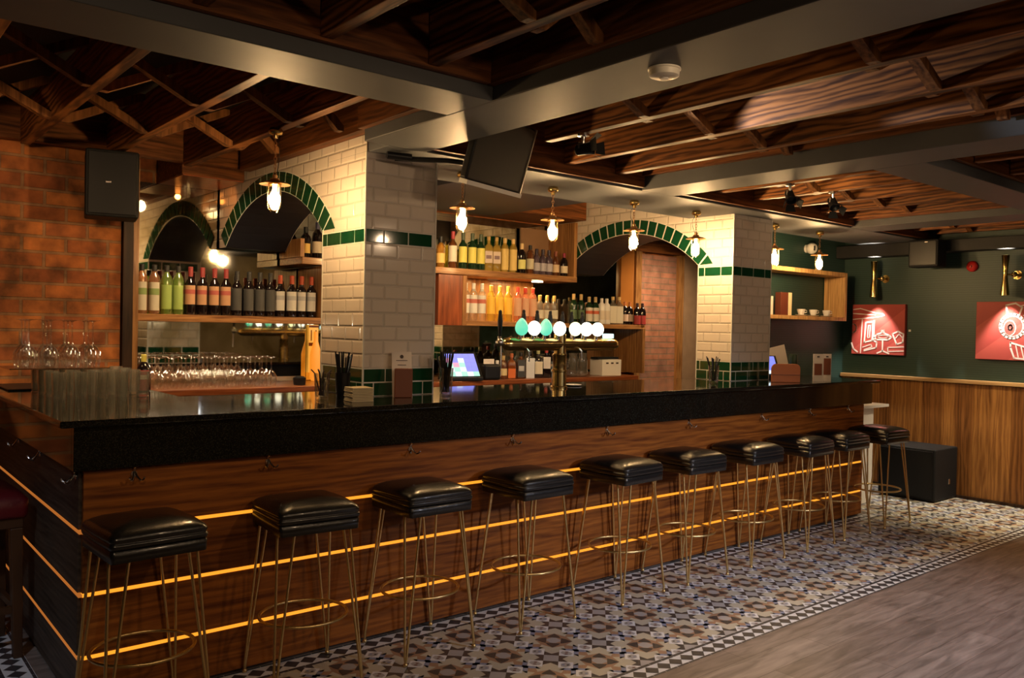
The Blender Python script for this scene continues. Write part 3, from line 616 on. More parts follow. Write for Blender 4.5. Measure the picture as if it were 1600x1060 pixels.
# little orange lit bottle picture behind the left pillar
t = thing('backlit_bottle', 'glowing orange bottle display at the end of the wine mirror', 'display', (2.905, 5.80, 1.062))
mb = MB().lathe([(0.03, 0), (0.042, 0.02), (0.042, 0.20), (0.03, 0.25), (0.016, 0.30), (0.016, 0.37)], 14); mb.build('bottle_body', emis('amber_glow', (1.0, 0.28, 0.015), 0.9), t, smooth=True)
gp = bx(-0.035, 0.042, 0.045, 0.055, 0.06, 0.42).build('glow_panel', emis('amber_glow_panel', (1.0, 0.42, 0.05), 0.75), t)
MB().box(-0.036, 0.043, 0.043, 0.0445, 0.40, 0.415).box(-0.036, 0.043, 0.043, 0.0445, 0.26, 0.285).box(-0.02, -0.012, 0.043, 0.0445, 0.30, 0.38).box(0.018, 0.026, 0.043, 0.0445, 0.30, 0.38).build('dark_bars', 'redwood', gp)

# ------------------------------------------------------------------ bar counter
bar = thing('bar_counter', 'long bar with black granite top and lit dark plank front', 'bar', (0.79, 3.483, 0.0))
L_ = 5.90; D_ = 0.74
g = MB(); pts = [(-0.10, -0.10), (L_+0.10, -0.10), (L_+0.10, 0.76), (0.61, 0.76), (0.61, 1.90), (-0.10, 1.90)]
g.loops([[(x, y, 1.094) for x, y in pts], [(x, y, 1.12) for x, y in pts]]); g.build('granite_top', 'granite', bar, bev=0.006)
g = MB().box(-0.045, L_+0.05, -0.055, -0.02, 0.925, 1.0935).box(-0.045, -0.02, -0.02, 1.9, 0.925, 1.0935).box(L_+0.02, L_+0.05, -0.02, 0.70, 0.925, 1.0935); g.build('granite_apron', 'granite', bar, bev=0.002)
HZ = [0.012, 0.202, 0.443, 0.684, 1.09]
bx(0.02, L_-0.0, 0.012, 0.70, 0.0, 1.092).build('carcass', 'black', bar)
bx(0.02, 0.55, 0.701, 1.88, 0.0, 1.092).build('carcass', 'black', bar)
for i in range(4):
    z0 = HZ[i]+(0.007 if i else 0); z1 = HZ[i+1]-(0.007 if i < 3 else 0)
    bx(0.0, L_, -0.012, 0.012, z0, z1).build('front_plank', 'bar', bar, bev=0.002)
    bx(-0.012, 0.012, 0.013, 1.88, z0, z1).build('side_plank', 'barside', bar, bev=0.002)
    bx(L_-0.002, L_+0.012, 0.013, 0.70, z0, z1).build('end_plank', 'bar', bar)
M_['ledside'] = emis('amber_led_dim', (1.0, 0.30, 0.05), 0.42, (0.1, 0.03, 0.01))
for i in (1, 2, 3):
    bx(0.0, L_-0.03, -0.0135, 0.011, HZ[i]-0.0065, HZ[i]+0.0065).build('led_strip', 'ledo', bar)
    bx(-0.0135, 0.0, -0.0135, 1.88, HZ[i]-0.005, HZ[i]+0.005).build('led_strip', 'ledside', bar)
def hook(px, py, rz):
    a = MB(); rot = Matrix.Rotation(rz, 3, 'Z'); o = Vector((px, py, 0))
    def T(p): return o+rot @ Vector(p)
    a.lathe([(0.012, 0), (0.012, 0.004)], 10, T((0, -0.012, 0.892)), 0, ax=rot @ Matrix.Rotation(PI/2, 3, 'X'))
    for sx in (-1, 1): a.tube([T((0, -0.014, 0.905)), T((sx*0.006, -0.03, 0.885)), T((sx*0.016, -0.045, 0.868)), T((sx*0.024, -0.056, 0.874)), T((sx*0.027, -0.058, 0.884))], [0.004, 0.004, 0.004, 0.004, 0.005], 6)
    a.tube([T((0, -0.014, 0.89)), T((0, -0.02, 0.912)), T((0, -0.03, 0.922))], 0.004, 6)
    a.build('bag_hook', 'chrome', bar, smooth=True)
for hx in (0.97, 1.52, 2.25, 2.90, 3.63, 4.40, 5.22, 5.85, 6.42): hook(hx-0.79, 0, 0)
for hy in (3.53, 4.19, 4.69): hook(0.0, hy-3.483, -PI/2)
spillers = []
for i, (z, pw) in enumerate(((0.684, 5.0), (0.443, 6.0), (0.202, 4.0))): pass

# ------------------------------------------------------------------ bar stools
def rsq(h, r, z, n=5, bul=0.0):
    out = []
    for cx, cy_, a0 in ((h-r, h-r, 0), (-(h-r), h-r, PI/2), (-(h-r), -(h-r), PI), (h-r, -(h-r), 1.5*PI)):
        for k in range(n+1): out.append((cx+r*math.cos(a0+PI/2*k/n), cy_+r*math.sin(a0+PI/2*k/n), z))
    # add side midpoints for a soft bulge
    res = []
    for i, p in enumerate(out):
        res.append(p); q = out[(i+1) % len(out)]
        if abs(p[0]-q[0])+abs(p[1]-q[1]) > h:
            for t in (0.25, 0.5, 0.75):
                e = math.sin(PI*t)*bul; x = p[0]+(q[0]-p[0])*t; y_ = p[1]+(q[1]-p[1])*t
                if abs(p[0]-q[0]) > abs(p[1]-q[1]): y_ += e*(1 if y_ > 0 else -1)
                else: x += e*(1 if x > 0 else -1)
                res.append((x, y_, z))
    return [Vector(p) for p in res]
def make_stool():
    t = thing('bar_stool', '', 'bar stool', (0, 0, 0))
    zb = 0.645; m = MB()
    m.loops([rsq(h, r, zb+z, bul=b) for h, r, z, b in ((0.160, 0.012, 0, 0), (0.170, 0.014, 0.003, 0), (0.172, 0.016, 0.045, 0.002), (0.168, 0.016, 0.0475, 0.0), (0.1655, 0.016, 0.0485, 0))])
    m.build('seat_base', 'leather', t, smooth='all')
    m = MB(); H = []
    for h, r, z, b in ((0.1655, 0.016, 0.049, 0), (0.173, 0.018, 0.0515, 0.003), (0.1755, 0.02, 0.062, 0.005), (0.1735, 0.02, 0.070, 0.004), (0.169, 0.02, 0.0725, 0.002), (0.174, 0.024, 0.077, 0.005), (0.1745, 0.028, 0.088, 0.006), (0.168, 0.032, 0.099, 0.006)): H.append(rsq(h, r, zb+z, bul=b))
    for s_, z in ((0.155, 0.108), (0.133, 0.117), (0.102, 0.124), (0.065, 0.129), (0.03, 0.131), (0.004, 0.1315)): H.append(rsq(s_, s_*0.25, zb+z, bul=s_*0.06))
    m.loops(H); m.build('cushion', 'leather', t, smooth='all')
    for sx, sy in ((-1, -1), (1, -1), (1, 1), (-1, 1)):
        l = MB(); f = Vector((sx*0.187, sy*0.178, 0.014)); c = Vector((sx*0.132, sy*0.128, zb)); pr = Vector((-sy, sx, 0))*Q*0.036
        for s_ in (-1, 1): l.tube([c+s_*pr, f+s_*pr*0.10+Vector((0, 0, 0.02)), f], 0.0058, 8)
        sphere(l, (f.x, f.y, 0.008), 0.0105, n=10)
        l.build('leg', 'gold', t, smooth=True)
    l = MB().tube([(0.183*math.cos(2*PI*i/40), 0.172*math.sin(2*PI*i/40), 0.272) for i in range(40)], 0.0068, 8, closed=True); l.build('footrest_ring', 'gold', t, smooth=True)
    return t
ST = [(0.955, 3.27, 3), (1.60, 3.265, -4), (2.19, 3.27, 0), (2.84, 3.265, 1), (3.545, 3.265, 4), (4.145, 3.27, -1), (4.77, 3.27, 0), (5.40, 3.265, 2), (5.915, 3.27, 0), (6.545, 3.27, -3)]
for i, (x, y, a) in enumerate(ST):
    lab = 'black leather bar stool with gold legs, ' + ('nearest, leftmost of the row' if i == 0 else 'last, beside the black subwoofer' if i == 9 else f'{ORD[i]} from left of ten')
    if i == 0: s0 = make_stool(); s0.location = (x, y, FTOP); s0.rotation_euler.z = R(a); tag(s0, lab, None, 'bar stools along the bar front')
    else: dup(s0, (x, y, FTOP), R(a), lab, 'bar stools along the bar front')
# red stool at the left frame edge
t = thing('red_stool', 'dark red upholstered stool with brown wooden legs at the left edge', 'stool', (0.525, 4.36, FTOP), R(3))
m = MB(); m.loops([rsq(h, r, z) for h, r, z in ((0.19, 0.02, 0.62), (0.2, 0.03, 0.635), (0.2, 0.03, 0.70), (0.17, 0.03, 0.735), (0.10, 0.02, 0.745))]); m.build('seat', 'redleather', t, smooth='all')
bx(-0.18, 0.18, -0.18, 0.18, 0.575, 0.619).build('seat_frame', 'brownleg', t, bev=0.004)
for sx in (-1, 1):
    for sy in (-1, 1):
        MB().loops([[(sx*0.165+a*0.018, sy*0.165+b*0.018, 0) for a, b in ((-1, -1), (1, -1), (1, 1), (-1, 1))], [(sx*0.155+a*0.025, sy*0.155+b*0.025, 0.574) for a, b in ((-1, -1), (1, -1), (1, 1), (-1, 1))]]).build('leg', 'brownleg', t, bev=0.004)
MB().box(-0.15, 0.15, -0.17, -0.15, 0.2, 0.23).box(-0.15, 0.15, 0.15, 0.17, 0.2, 0.23).box(-0.17, -0.15, -0.15, 0.15, 0.2, 0.23).box(0.15, 0.17, -0.15, 0.15, 0.2, 0.23).build('stretcher', 'brownleg', t)

# ------------------------------------------------------------------ lantern lamps
def make_pendant(drop, chainlen):
    """origin on the ceiling; shade top at -drop"""
    t = thing('lantern_lamp', '', 'pendant lamp')
    MB().lathe([(0.004, -0.052), (0.012, -0.050), (0.014, -0.036), (0.030, -0.030), (0.034, -0.022), (0.034, -0.012), (0.028, -0.001)], 20).build('canopy', 'brass', t, smooth=True)
    ch = MB(); z = -0.048; k = 0
    while z > -drop+0.028:
        pts = []
        for i in range(10):
            a = 2*PI*i/10; u, v = 0.0065*math.cos(a), 0.012*math.sin(a)
            pts.append((u if k % 2 else 0, 0 if k % 2 else u, z-0.010+v))
        ch.tube(pts, 0.0016, 5, closed=True); z -= 0.0185; k += 1
    ch.build('chain', 'copper', t, smooth=True)
    fl = MB(); fl.tube([(0.012, 0, -0.045), (0.026, 0.01, -0.07-0.1*(drop-0.19)), (0.024, 0.01, -drop*0.6), (0.008, 0, -drop+0.024)], 0.0018, 5); fl.build('cable', 'black', t, smooth=True)
    MB().lathe([(0.010, -drop+0.034), (0.013, -drop+0.026), (0.010, -drop+0.018), (0.022, -drop+0.014), (0.024, -drop+0.004), (0.030, -drop)], 20).build('cap', 'copper', t, smooth=True)
    MB().lathe([(0.028, -drop+0.001), (0.052, -drop-0.003), (0.073, -drop-0.012), (0.074, -drop-0.015), (0.052, -drop-0.009), (0.028, -drop-0.008)], 28, cap0=False, cap1=False).build('shade', 'copper', t, smooth=True)
    MB().lathe([(0.031, -drop-0.002), (0.032, -drop-0.016), (0.029, -drop-0.018)], 20).build('collar', 'brass', t, smooth=True)
    MB().lathe([(0.029, -drop-0.018), (0.031, -drop-0.05), (0.032, -drop-0.108), (0.027, -drop-0.130), (0.015, -drop-0.142), (0.002, -drop-0.145)], 20, cap0=False, cap1=False).build('glass_jar', 'lampglass', t, smooth=True)
    MB().lathe([(0.009, -drop-0.02), (0.010, -drop-0.036), (0.014, -drop-0.05), (0.0265, -drop-0.072), (0.026, -drop-0.104), (0.018, -drop-0.124), (0.002, -drop-0.131)], 16).build('bulb', 'bulb', t, smooth=True)
    for k in range(3):
        a = 2*PI*k/3+0.5; c, s_ = math.cos(a), math.sin(a)
        MB().tube([(0.031*c, 0.031*s_, -drop-0.012), (0.034*c, 0.034*s_, -drop-0.08), (0.032*c, 0.032*s_, -drop-0.130), (0.016*c, 0.016*s_, -drop-0.149)], 0.0013, 5).build('guard_rod', 'brass', t, smooth=True)
    return t
LX = [2.867, 3.571, 4.328, 5.006, 6.028, 6.712]
LL = ['in front of the upper spirits, just right of the left pillar', 'second right of the left pillar, before the upper shelf end', 'in front of the green arch of the right pillar', 'against the bright tiled side of the right pillar', 'just right of the right tiled pillar', 'above the wall shelf with cups, furthest right']
PW = 26.0
for i, x in enumerate(LX):
    loc = (x, 3.92, ZB-0.001); lab = 'lit copper lantern lamp, '+LL[i]
    if i == 0: p0 = make_pendant(0.195, 0.1); p0.location = loc; tag(p0, lab, None, 'lantern lamps over the bar')
    else: dup(p0, loc, 0.7*i, lab, 'lantern lamps over the bar')
p1 = make_pendant(0.262, 0.2); p1.location = (1.735, 3.93, 2.449)
tag(p1, 'lit copper lantern lamp hanging from a joist in front of the left arch', None, 'lantern lamps over the bar')

# ------------------------------------------------------------------ bottles
GL = {}
def gmat(key, col, body=0.45, tint=None):
    if key not in GL: GL[key] = thin_glass('glass_'+key, tint or [min(1, c*1.5+0.1) for c in col], 0.05, body, col)
    return GL[key]
def cmat(col, rough=0.5, metal=0.0):
    k = ('c', col, rough, metal)
    if k not in GL: GL[k] = mat('coat_%d' % len(GL), col, rough, metal)
    return GL[k]
PROF = dict(
 wine=[(0.0, 0.0), (0.034, 0.001), (0.036, 0.01), (0.036, 0.185), (0.031, 0.205), (0.017, 0.225), (0.0145, 0.24), (0.0145, 0.295)],
 tall=[(0.0, 0.0), (0.034, 0.001), (0.036, 0.01), (0.036, 0.20), (0.03, 0.225), (0.016, 0.245), (0.014, 0.255), (0.014, 0.285)],
 round=[(0.0, 0.0), (0.033, 0.001), (0.035, 0.012), (0.036, 0.15), (0.033, 0.175), (0.018, 0.195), (0.014, 0.205), (0.014, 0.245)],
 small=[(0.0, 0.0), (0.033, 0.001), (0.035, 0.01), (0.035, 0.12), (0.031, 0.145), (0.015, 0.165), (0.013, 0.172), (0.013, 0.20)],
 square=None, flask=None)
def make_bottle(kind, body, capc, labc, lab=(0.25, 0.62), height=0.30, capm=0.0, accent=None, capl=0.2, hd=0.8):
    """one bottle: body, cap, paper label with a printed band"""
    t = thing('bottle', '', 'bottle')
    if kind in ('square', 'flask'):
        hw = 0.036 if kind == 'square' else 0.042; dp = 0.036 if kind == 'square' else 0.026; H0 = 0.24; m = MB(); ls = []
        for s_, z in ((0.9, 0), (1.0, 0.006), (1.0, 0.145), (0.85, 0.168), (0.42, 0.182), (0.36, 0.19), (0.36, 0.215)):
            n = 16; l = []
            for i in range(n):
                a = 2*PI*(i+0.5)/n; c, s2 = math.cos(a), math.sin(a); e = 0.35 if s_ > 0.6 else 1.0
                x = hw*s_*math.copysign(abs(c)**e, c); y = dp*s_*math.copysign(abs(s2)**e, s2)
                if s_ < 0.6: x = 0.040*s_*c; y = 0.040*s_*s2
                l.append(Vector((x, y, z*height/H0)))
            ls.append(l)
        m.loops(ls); gb_ = m.build('glass_body', body, t, smooth=True)
        z1 = 0.215*height/H0; MB().lathe([(0.015, z1-0.01), (0.016, z1+0.02), (0.014, z1+0.023)], 12).build('cap', capc, t, smooth=True)
        za, zb = lab[0]*z1, lab[1]*z1; e = 0.0015
        lm = MB().box(-hw*0.86, hw*0.86, -dp-e, -dp+0.002, za, zb)
        if accent: lm.box(-hw*0.62, hw*0.62, -dp-2*e, -dp, za+(zb-za)*0.35, za+(zb-za)*0.65, 1)
        lm.build('paper_label', [labc, accent or labc], gb_)
        return t
    pr = PROF[kind]; k = height/(pr[-1][1]+0.006); pr = [(r if i else 0.001, z*k) for i, (r, z) in enumerate(pr)]
    gb_ = MB().lathe(pr, 16).build('glass_body', body, t, smooth=True)
    nz = pr[-1][1]; nr = pr[-1][0]
    MB().lathe([(nr+0.001, nz-capl*height*0.9), (nr+0.002, nz-0.004), (nr+0.002, nz+0.006), (nr*0.8, nz+0.009)], 12, cap0=False).build('cap', capc, t, smooth=True)
    rb = max(r for r, z in pr)+0.0008; zt = [z for r, z in pr if r > rb-0.003][-1]; za, zb = lab[0]*zt/hd*0.8, min(zt, lab[1]*zt/hd)
    lm = MB(); n = 14
    def arc(z, r): return [Vector((r*math.sin(-1.15+2.3*i/n), -r*math.cos(-1.15+2.3*i/n), z)) for i in range(n+1)]
    def strip(z0, z1, r, m): 
        a, b = arc(z0, r), arc(z1, r); lm.add(a+b, [(i, i+1, n+2+i, n+1+i) for i in range(n)], m)
    strip(za, zb, rb, 0)
    if accent: strip(za+(zb-za)*0.55, za+(zb-za)*0.78, rb+0.0006, 1)
    lm.build('paper_label', [labc, accent or labc], gb_, smooth='all')
    return t
def row(desc, place, kind, xs, y, z, body, capc, labc, **kw):
    n = len(xs)
    for i, x in enumerate(xs):
        if n == 1: lab = f'{desc} {place}'
        else: lab = f'{desc} {place}, ' + ('left of two' if n == 2 and i == 0 else 'right of two' if n == 2 else nth(i, n, 'alike'))
        yy = y+rnd.uniform(-0.008, 0.008)
        if i == 0: b0 = make_bottle(kind, body, capc, labc, **kw); b0.location = (x, yy, z); b0.rotation_euler.z = R(-32); tag(b0, lab, None, f'{desc}s {place}')
        else: dup(b0, (x, yy, z), R(-32+rnd.uniform(-6, 6)), lab, f'{desc}s {place}')
ROSE = gmat('rose', (0.75, 0.38, 0.20)); LIME = gmat('lime', (0.42, 0.60, 0.14)); AMB = gmat('amber', (0.85, 0.42, 0.08)); GOLD = gmat('goldspirit', (0.95, 0.62, 0.15))
CLR = gmat('clearspirit', (0.80, 0.74, 0.60), 0.18, (0.97, 0.96, 0.92)); PINK = gmat('pinkspirit', (0.85, 0.42, 0.30), 0.35); YEL = gmat('yellowspirit', (0.95, 0.62, 0.12), 0.5)
BRN = gmat('brownspirit', (0.30, 0.10, 0.03), 0.7); WHT = cmat((0.78, 0.76, 0.74), 0.3)
Zs = 1.534; P_ = 'on the wine shelf'
lc = lambda r, g_, b_: cmat((r, g_, b_), 0.6)
row('rose cordial bottle with cream green label', P_, 'tall', [1.585, 1.66], 5.56, Zs, ROSE, cmat((0.02, 0.02, 0.02)), lc(0.62, 0.58, 0.45), height=0.31, accent=lc(0.25, 0.35, 0.12), lab=(0.1, 0.75), capl=0.12)
row('lime green cordial bottle', P_, 'tall', [1.735, 1.81], 5.56, Zs, LIME, cmat((0.02, 0.02, 0.02)), lc(0.35, 0.50, 0.12), height=0.31, lab=(0.15, 0.7), capl=0.12)
row('wine bottle with pink and orange label', P_, 'wine', [1.885, 1.965, 2.045, 2.12], 5.56, Zs, 'blackglass', cmat((0.30, 0.04, 0.04)), lc(0.55, 0.30, 0.16), height=0.31, accent=lc(0.45, 0.10, 0.08), lab=(0.35, 0.98), capl=0.2)
row('dark wine bottle with plain charcoal label', P_, 'wine', [2.20, 2.28, 2.36, 2.435], 5.56, Zs, 'blackglass', cmat((0.03, 0.03, 0.03)), lc(0.06, 0.06, 0.06), height=0.30, lab=(0.2, 0.95))
row('wine bottle with white label, red capsule', P_, 'wine', [2.51, 2.59, 2.665, 2.74], 5.56, Zs, 'blackglass', cmat((0.42, 0.06, 0.02)), lc(0.62, 0.60, 0.56), height=0.29, accent=lc(0.40, 0.40, 0.42), lab=(0.25, 0.88))
P_ = 'on the short shelf seen through the left arch'
row('slim bottle with yellow label', P_, 'round', [2.705], 5.58, 1.961, 'blackglass', 'black', lc(0.75, 0.50, 0.12), height=0.22)
row('stout bottle with cream oval label', P_, 'round', [2.79], 5.58, 1.961, 'blackglass', cmat((0.05, 0.05, 0.12)), lc(0.70, 0.60, 0.45), height=0.26)
row('dark bottle with silver grey label', P_, 'round', [2.88], 5.58, 1.961, 'blackglass', 'black', lc(0.45, 0.42, 0.42), height=0.27)
P_ = 'on the upper shelf'
Zu = 1.961
def one(desc, place, kind, x, y, z, *a, **k): row(desc, place, kind, [x], y, z, *a, **k)
one('amber bottle with orange label, far left', P_, 'round', 3.87, 5.57, Zu, AMB, 'black', lc(0.8, 0.5, 0.15), height=0.25)
one('cream labelled bottle with red cap beside the yellow labelled ones', P_, 'wine', 3.985, 5.57, Zu, BRN, cmat((0.35, 0.03, 0.04)), lc(0.70, 0.62, 0.48), height=0.30, lab=(0.3, 1.0))
row('dark green bottle with yellow label', P_, 'wine', [4.09, 4.18, 4.27], 5.57, Zu, 'green_dark', cmat((0.06, 0.08, 0.04)), lc(0.72, 0.62, 0.12), height=0.30, lab=(0.3, 0.98))
row('pale amber bottle with mauve label', P_, 'square', [4.355, 4.44], 5.57, Zu, GOLD, cmat((0.5, 0.3, 0.1)), lc(0.58, 0.45, 0.35), height=0.30, accent=lc(0.2, 0.12, 0.12))
row('tall golden tequila bottle', P_, 'tall', [4.53, 4.62], 5.57, Zu, GOLD, cmat((0.75, 0.5, 0.2)), lc(0.70, 0.50, 0.16), height=0.29, lab=(0.1, 0.85))
one('black bottle with lime yellow label', P_, 'round', 4.725, 5.57, Zu, 'blackglass', cmat((0.85, 0.6, 0.3)), lc(0.75, 0.72, 0.25), height=0.26)
one('slim bottle with speckled label and dark stopper', P_, 'tall', 4.815, 5.57, Zu, BRN, 'black', lc(0.55, 0.50, 0.35), height=0.25)
row('short violet grey rum bottle', P_, 'round', [4.895, 4.97, 5.045], 5.57, Zu, gmat('violet', (0.25, 0.18, 0.25), 0.6), cmat((0.03, 0.02, 0.04)), lc(0.45, 0.42, 0.48), height=0.225)
one('brown bottle with round cream label', P_, 'round', 5.13, 5.57, Zu, BRN, cmat((0.25, 0.06, 0.03)), lc(0.65, 0.48, 0.30), height=0.22)
one('dark liqueur bottle with white label, far right', P_, 'small', 5.22, 5.57, Zu, 'blackglass', cmat((0.30, 0.02, 0.06)), lc(0.72, 0.62, 0.45), height=0.21)
P_ = 'in the lit cabinet'; Zc = 1.541
row('clear bottle with white label and cap', P_, 'tall', [4.125, 4.21, 4.295], 5.57, Zc, CLR, cmat((0.80, 0.78, 0.72)), lc(0.74, 0.70, 0.62), height=0.31, accent=lc(0.55, 0.15, 0.1), lab=(0.3, 0.98))
row('bright yellow labelled vodka bottle', P_, 'tall', [4.395, 4.49, 4.585], 5.57, Zc, YEL, cmat((0.85, 0.55, 0.08)), lc(0.90, 0.55, 0.06), height=0.30, lab=(0.3, 0.95))
row('pink bottle with red cap', P_, 'tall', [4.69, 4.775, 4.86], 5.57, Zc, PINK, cmat((0.65, 0.05, 0.03)), lc(0.70, 0.40, 0.25), height=0.30, lab=(0.25, 0.9))
row('pale gin bottle with gold neck', P_, 'round', [4.95, 5.03, 5.11], 5.57, Zc, CLR, cmat((0.55, 0.38, 0.12)), lc(0.62, 0.60, 0.50), height=0.24)
P_ = 'on shelf behind taps'
row('dark green gin bottle', P_, 'round', [5.37, 5.47], 5.58, Zc, 'green_dark', cmat((0.60, 0.42, 0.18)), lc(0.08, 0.14, 0.07), height=0.27, capl=0.3)
row('green bottle with white and red label', P_, 'round', [5.565, 5.65], 5.58, Zc, 'green_dark', cmat((0.55, 0.40, 0.2)), lc(0.66, 0.62, 0.55), height=0.25, accent=lc(0.6, 0.12, 0.05), lab=(0.15, 1.0))
row('opaque white bottle', P_, 'tall', [5.728, 5.804], 5.58, Zc, WHT, WHT, lc(0.70, 0.62, 0.52), height=0.24)
row('squat bottle with cream label and gold cap', P_, 'square', [5.882, 5.968], 5.58, Zc, CLR, cmat((0.65, 0.45, 0.18)), lc(0.70, 0.66, 0.56), height=0.27, lab=(0.05, 0.72))
row('red vermouth bottle with orange cap', P_, 'small', [6.052, 6.122], 5.58, Zc, 'blackglass', cmat((0.60, 0.20, 0.06)), lc(0.66, 0.50, 0.42), height=0.22)
row('dark red bitters bottle', P_, 'small', [6.165, 6.225], 5.51, Zc, 'blackglass', cmat((0.05, 0.02, 0.03)), lc(0.35, 0.03, 0.03), height=0.21, lab=(0.05, 0.6))
P_ = 'on the back counter'; Zk = 1.061
one('small clear bitters bottle', P_, 'small', 4.385, 5.46, Zk, CLR, WHT, lc(0.65, 0.62, 0.6), height=0.15)
one('small bottle with yellow label', P_, 'small', 4.455, 5.46, Zk, BRN, cmat((0.5, 0.35, 0.15)), lc(0.70, 0.55, 0.28), height=0.19)
one('orange liqueur bottle', P_, 'square', 4.545, 5.46, Zk, gmat('orangeliq', (0.45, 0.12, 0.02), 0.7), cmat((0.4, 0.1, 0.03)), lc(0.70, 0.16, 0.03), height=0.21, lab=(0.02, 0.45))
one('square black labelled whiskey bottle', P_, 'square', 4.65, 5.46, Zk, BRN, 'black', lc(0.04, 0.045, 0.05), height=0.22, accent=lc(0.5, 0.5, 0.5), lab=(0.05, 0.8))
one('dark bottle with tall narrow white label', P_, 'flask', 4.745, 5.46, Zk, 'blackglass', 'black', lc(0.66, 0.68, 0.72), height=0.24, lab=(0.0, 0.8))
one('black bottle with white diamond label', P_, 'flask', 4.84, 5.46, Zk, 'blackglass', cmat((0.4, 0.4, 0.2)), lc(0.70, 0.64, 0.50), height=0.24, lab=(0.15, 0.65))
one('dark bottle with white shield label and maroon foot', P_, 'square', 4.935, 5.46, Zk, 'blackglass', cmat((0.35, 0.03, 0.03)), lc(0.66, 0.62, 0.60), height=0.25, lab=(0.35, 0.8))
one('slim black bottle with round seal', P_, 'tall', 5.02, 5.46, Zk, 'blackglass', cmat((0.03, 0.03, 0.06)), lc(0.12, 0.14, 0.14), height=0.26, accent=lc(0.6, 0.4, 0.25))

# ------------------------------------------------------------------ glassware
def make_tumbler():
    t = MB().lathe([(0.001, 0.004), (0.026, 0.004), (0.028, 0.0), (0.033, 0.125), (0.0315, 0.125), (0.027, 0.014), (0.001, 0.012)], 14, cap0=False, cap1=False).build('tumbler', thin_glass('glint_glass', (0.95, 0.94, 0.9), 0.16, 0.15, (0.9, 0.85, 0.7)), smooth=True); return t  # cream body and extra gloss imitate bright glints on the glasses
def make_stem(h=0.20):
    """stemmed glass standing upside down on its rim, foot in the air"""
    pr = [(0.033, 0.0), (0.040, 0.04), (0.038, 0.07), (0.022, 0.098), (0.006, 0.11), (0.004, 0.12), (0.004, h-0.012), (0.010, h-0.006), (0.034, h-0.002), (0.035, h)]
    return MB().lathe(pr, 14, cap0=False, cap1=False).build('wine_glass', 'glass', smooth=True)
tb = make_tumbler(); first = True
cols = 5; rows_ = 4
for j in range(rows_):
    for i in range(cols):
        x = 0.87+i*0.092; y = 4.30+j*0.16+0.012*(i % 2); lab = f'highball glass on the left bar end, {["nearest","second","third","rear"][j]} row, '+nth(i, cols, '')
        if first: tb.location = (x, y, 1.1205); tag(tb, lab, 'glass', 'highball glasses on the left end of the bar'); first = False
        else: dup(tb, (x, y, 1.1205), 0, lab, 'highball glasses on the left end of the bar', 'glass')
tag(bx(-0.24, 0.20, -0.15, 0.15, 0, 0.006).build('glass_tray', thin_glass('tray_glass', (0.55, 0.55, 0.5), 0.12), loc=(0.95, 4.70, 1.2462)), 'thin clear tray lying on the highball glasses under the upturned wine glasses', 'tray')
wg = make_stem(0.235); first = True
for j in range(3):
    for i in range(4):
        x = 0.80+i*0.095; y = 4.62+j*0.09; lab = f'upturned wine glass on the clear tray, {["near","middle","far"][j]} row, '+nth(i, 4, '')
        if first: wg.location = (x, y, 1.2528); tag(wg, lab, 'wine glass', 'upturned wine glasses on the left tray'); first = False
        else: dup(wg, (x, y, 1.2528), 0, lab, 'upturned wine glasses on the left tray', 'wine glass')
wc = make_stem(0.20); first = True
for j in range(3):
    for i in range(11):
        x = 1.58+i*0.082+0.01*j; y = 5.45+j*0.10; lab = f'upturned wine glass on the back counter, {["front","middle","back"][j]} row, '+nth(i, 11, '')
        if first: wc.location = (x, y, 1.0605); tag(wc, lab, 'wine glass', 'upturned wine glasses on the back counter'); first = False
        else: dup(wc, (x, y, 1.0605), 0, lab, 'upturned wine glasses on the back counter', 'wine glass')
# black bar mats
tag(bx(-0.16, 0.16, -0.22, 0.22, 0, 0.008).build('bar_mat', 'black', loc=(0.92, 5.12, 1.1205), bev=0.003), 'black rubber bar mat at the far left end of the bar', 'mat')
# sauce bottle with red label by the upright
one('squat bottle with red label and green foil beside the left highball glasses,', 'on the bar', 'small', 1.335, 4.62, 1.1205, 'blackglass', cmat((0.65, 0.55, 0.1)), lc(0.40, 0.03, 0.02), height=0.19, accent=lc(0.7, 0.6, 0.5), lab=(0.05, 0.9))
for ob in [o for o in bpy.data.objects if o.get('label') and 'on the bar' in o['label'] and 'red label and green foil' in o['label']]: ob['label'] = 'squat bottle with red label beside the left highball glasses'; ob.pop('group', None) if hasattr(ob, 'pop') else None

def straw_glass(label, loc, straws=True, col='black', h=0.13, cat='glass', n=16, sh=0.24, glass='glass'):
    t = thing('straw_glass', label, cat, loc)
    MB().lathe([(0.001, 0.006), (0.030, 0.006), (0.032, 0.0), (0.040, h), (0.038, h), (0.030, 0.016), (0.001, 0.014)], 18, cap0=False, cap1=False).build('glass_body', glass, t, smooth=True)
    if straws:
        r2 = random.Random(int(loc[0]*100)); s_ = MB()
        for k in range(n):
            a = 2*PI*k/n; r0 = 0.02*r2.random(); r1 = 0.014+0.022*r2.random(); z = sh*(0.86+0.14*r2.random())
            s_.tube([(r0*math.cos(a+1), r0*math.sin(a+1), 0.02), (r1*math.cos(a), r1*math.sin(a), h), (1.5*r1*math.cos(a), 1.5*r1*math.sin(a), z)], 0.0035, 6)
        s_.build('straws', col, t, smooth=True)
    return t
straw_glass('clear glass of dark stirrers left of the black straw caddy', (1.93, 3.78, 1.1205), True, 'ink', 0.13, n=7, sh=0.15)
c = straw_glass('black caddy packed with black straws at the foot of the left pillar', (2.055, 3.80, 1.1205), True, 'black', 0.13, 'straw caddy', 18, 0.235, 'black'); c.name = 'straw_caddy'
straw_glass('clear glass of black straws at the right foot of the left pillar', (2.62, 3.70, 1.1205), True, 'black', 0.15, n=16, sh=0.25)
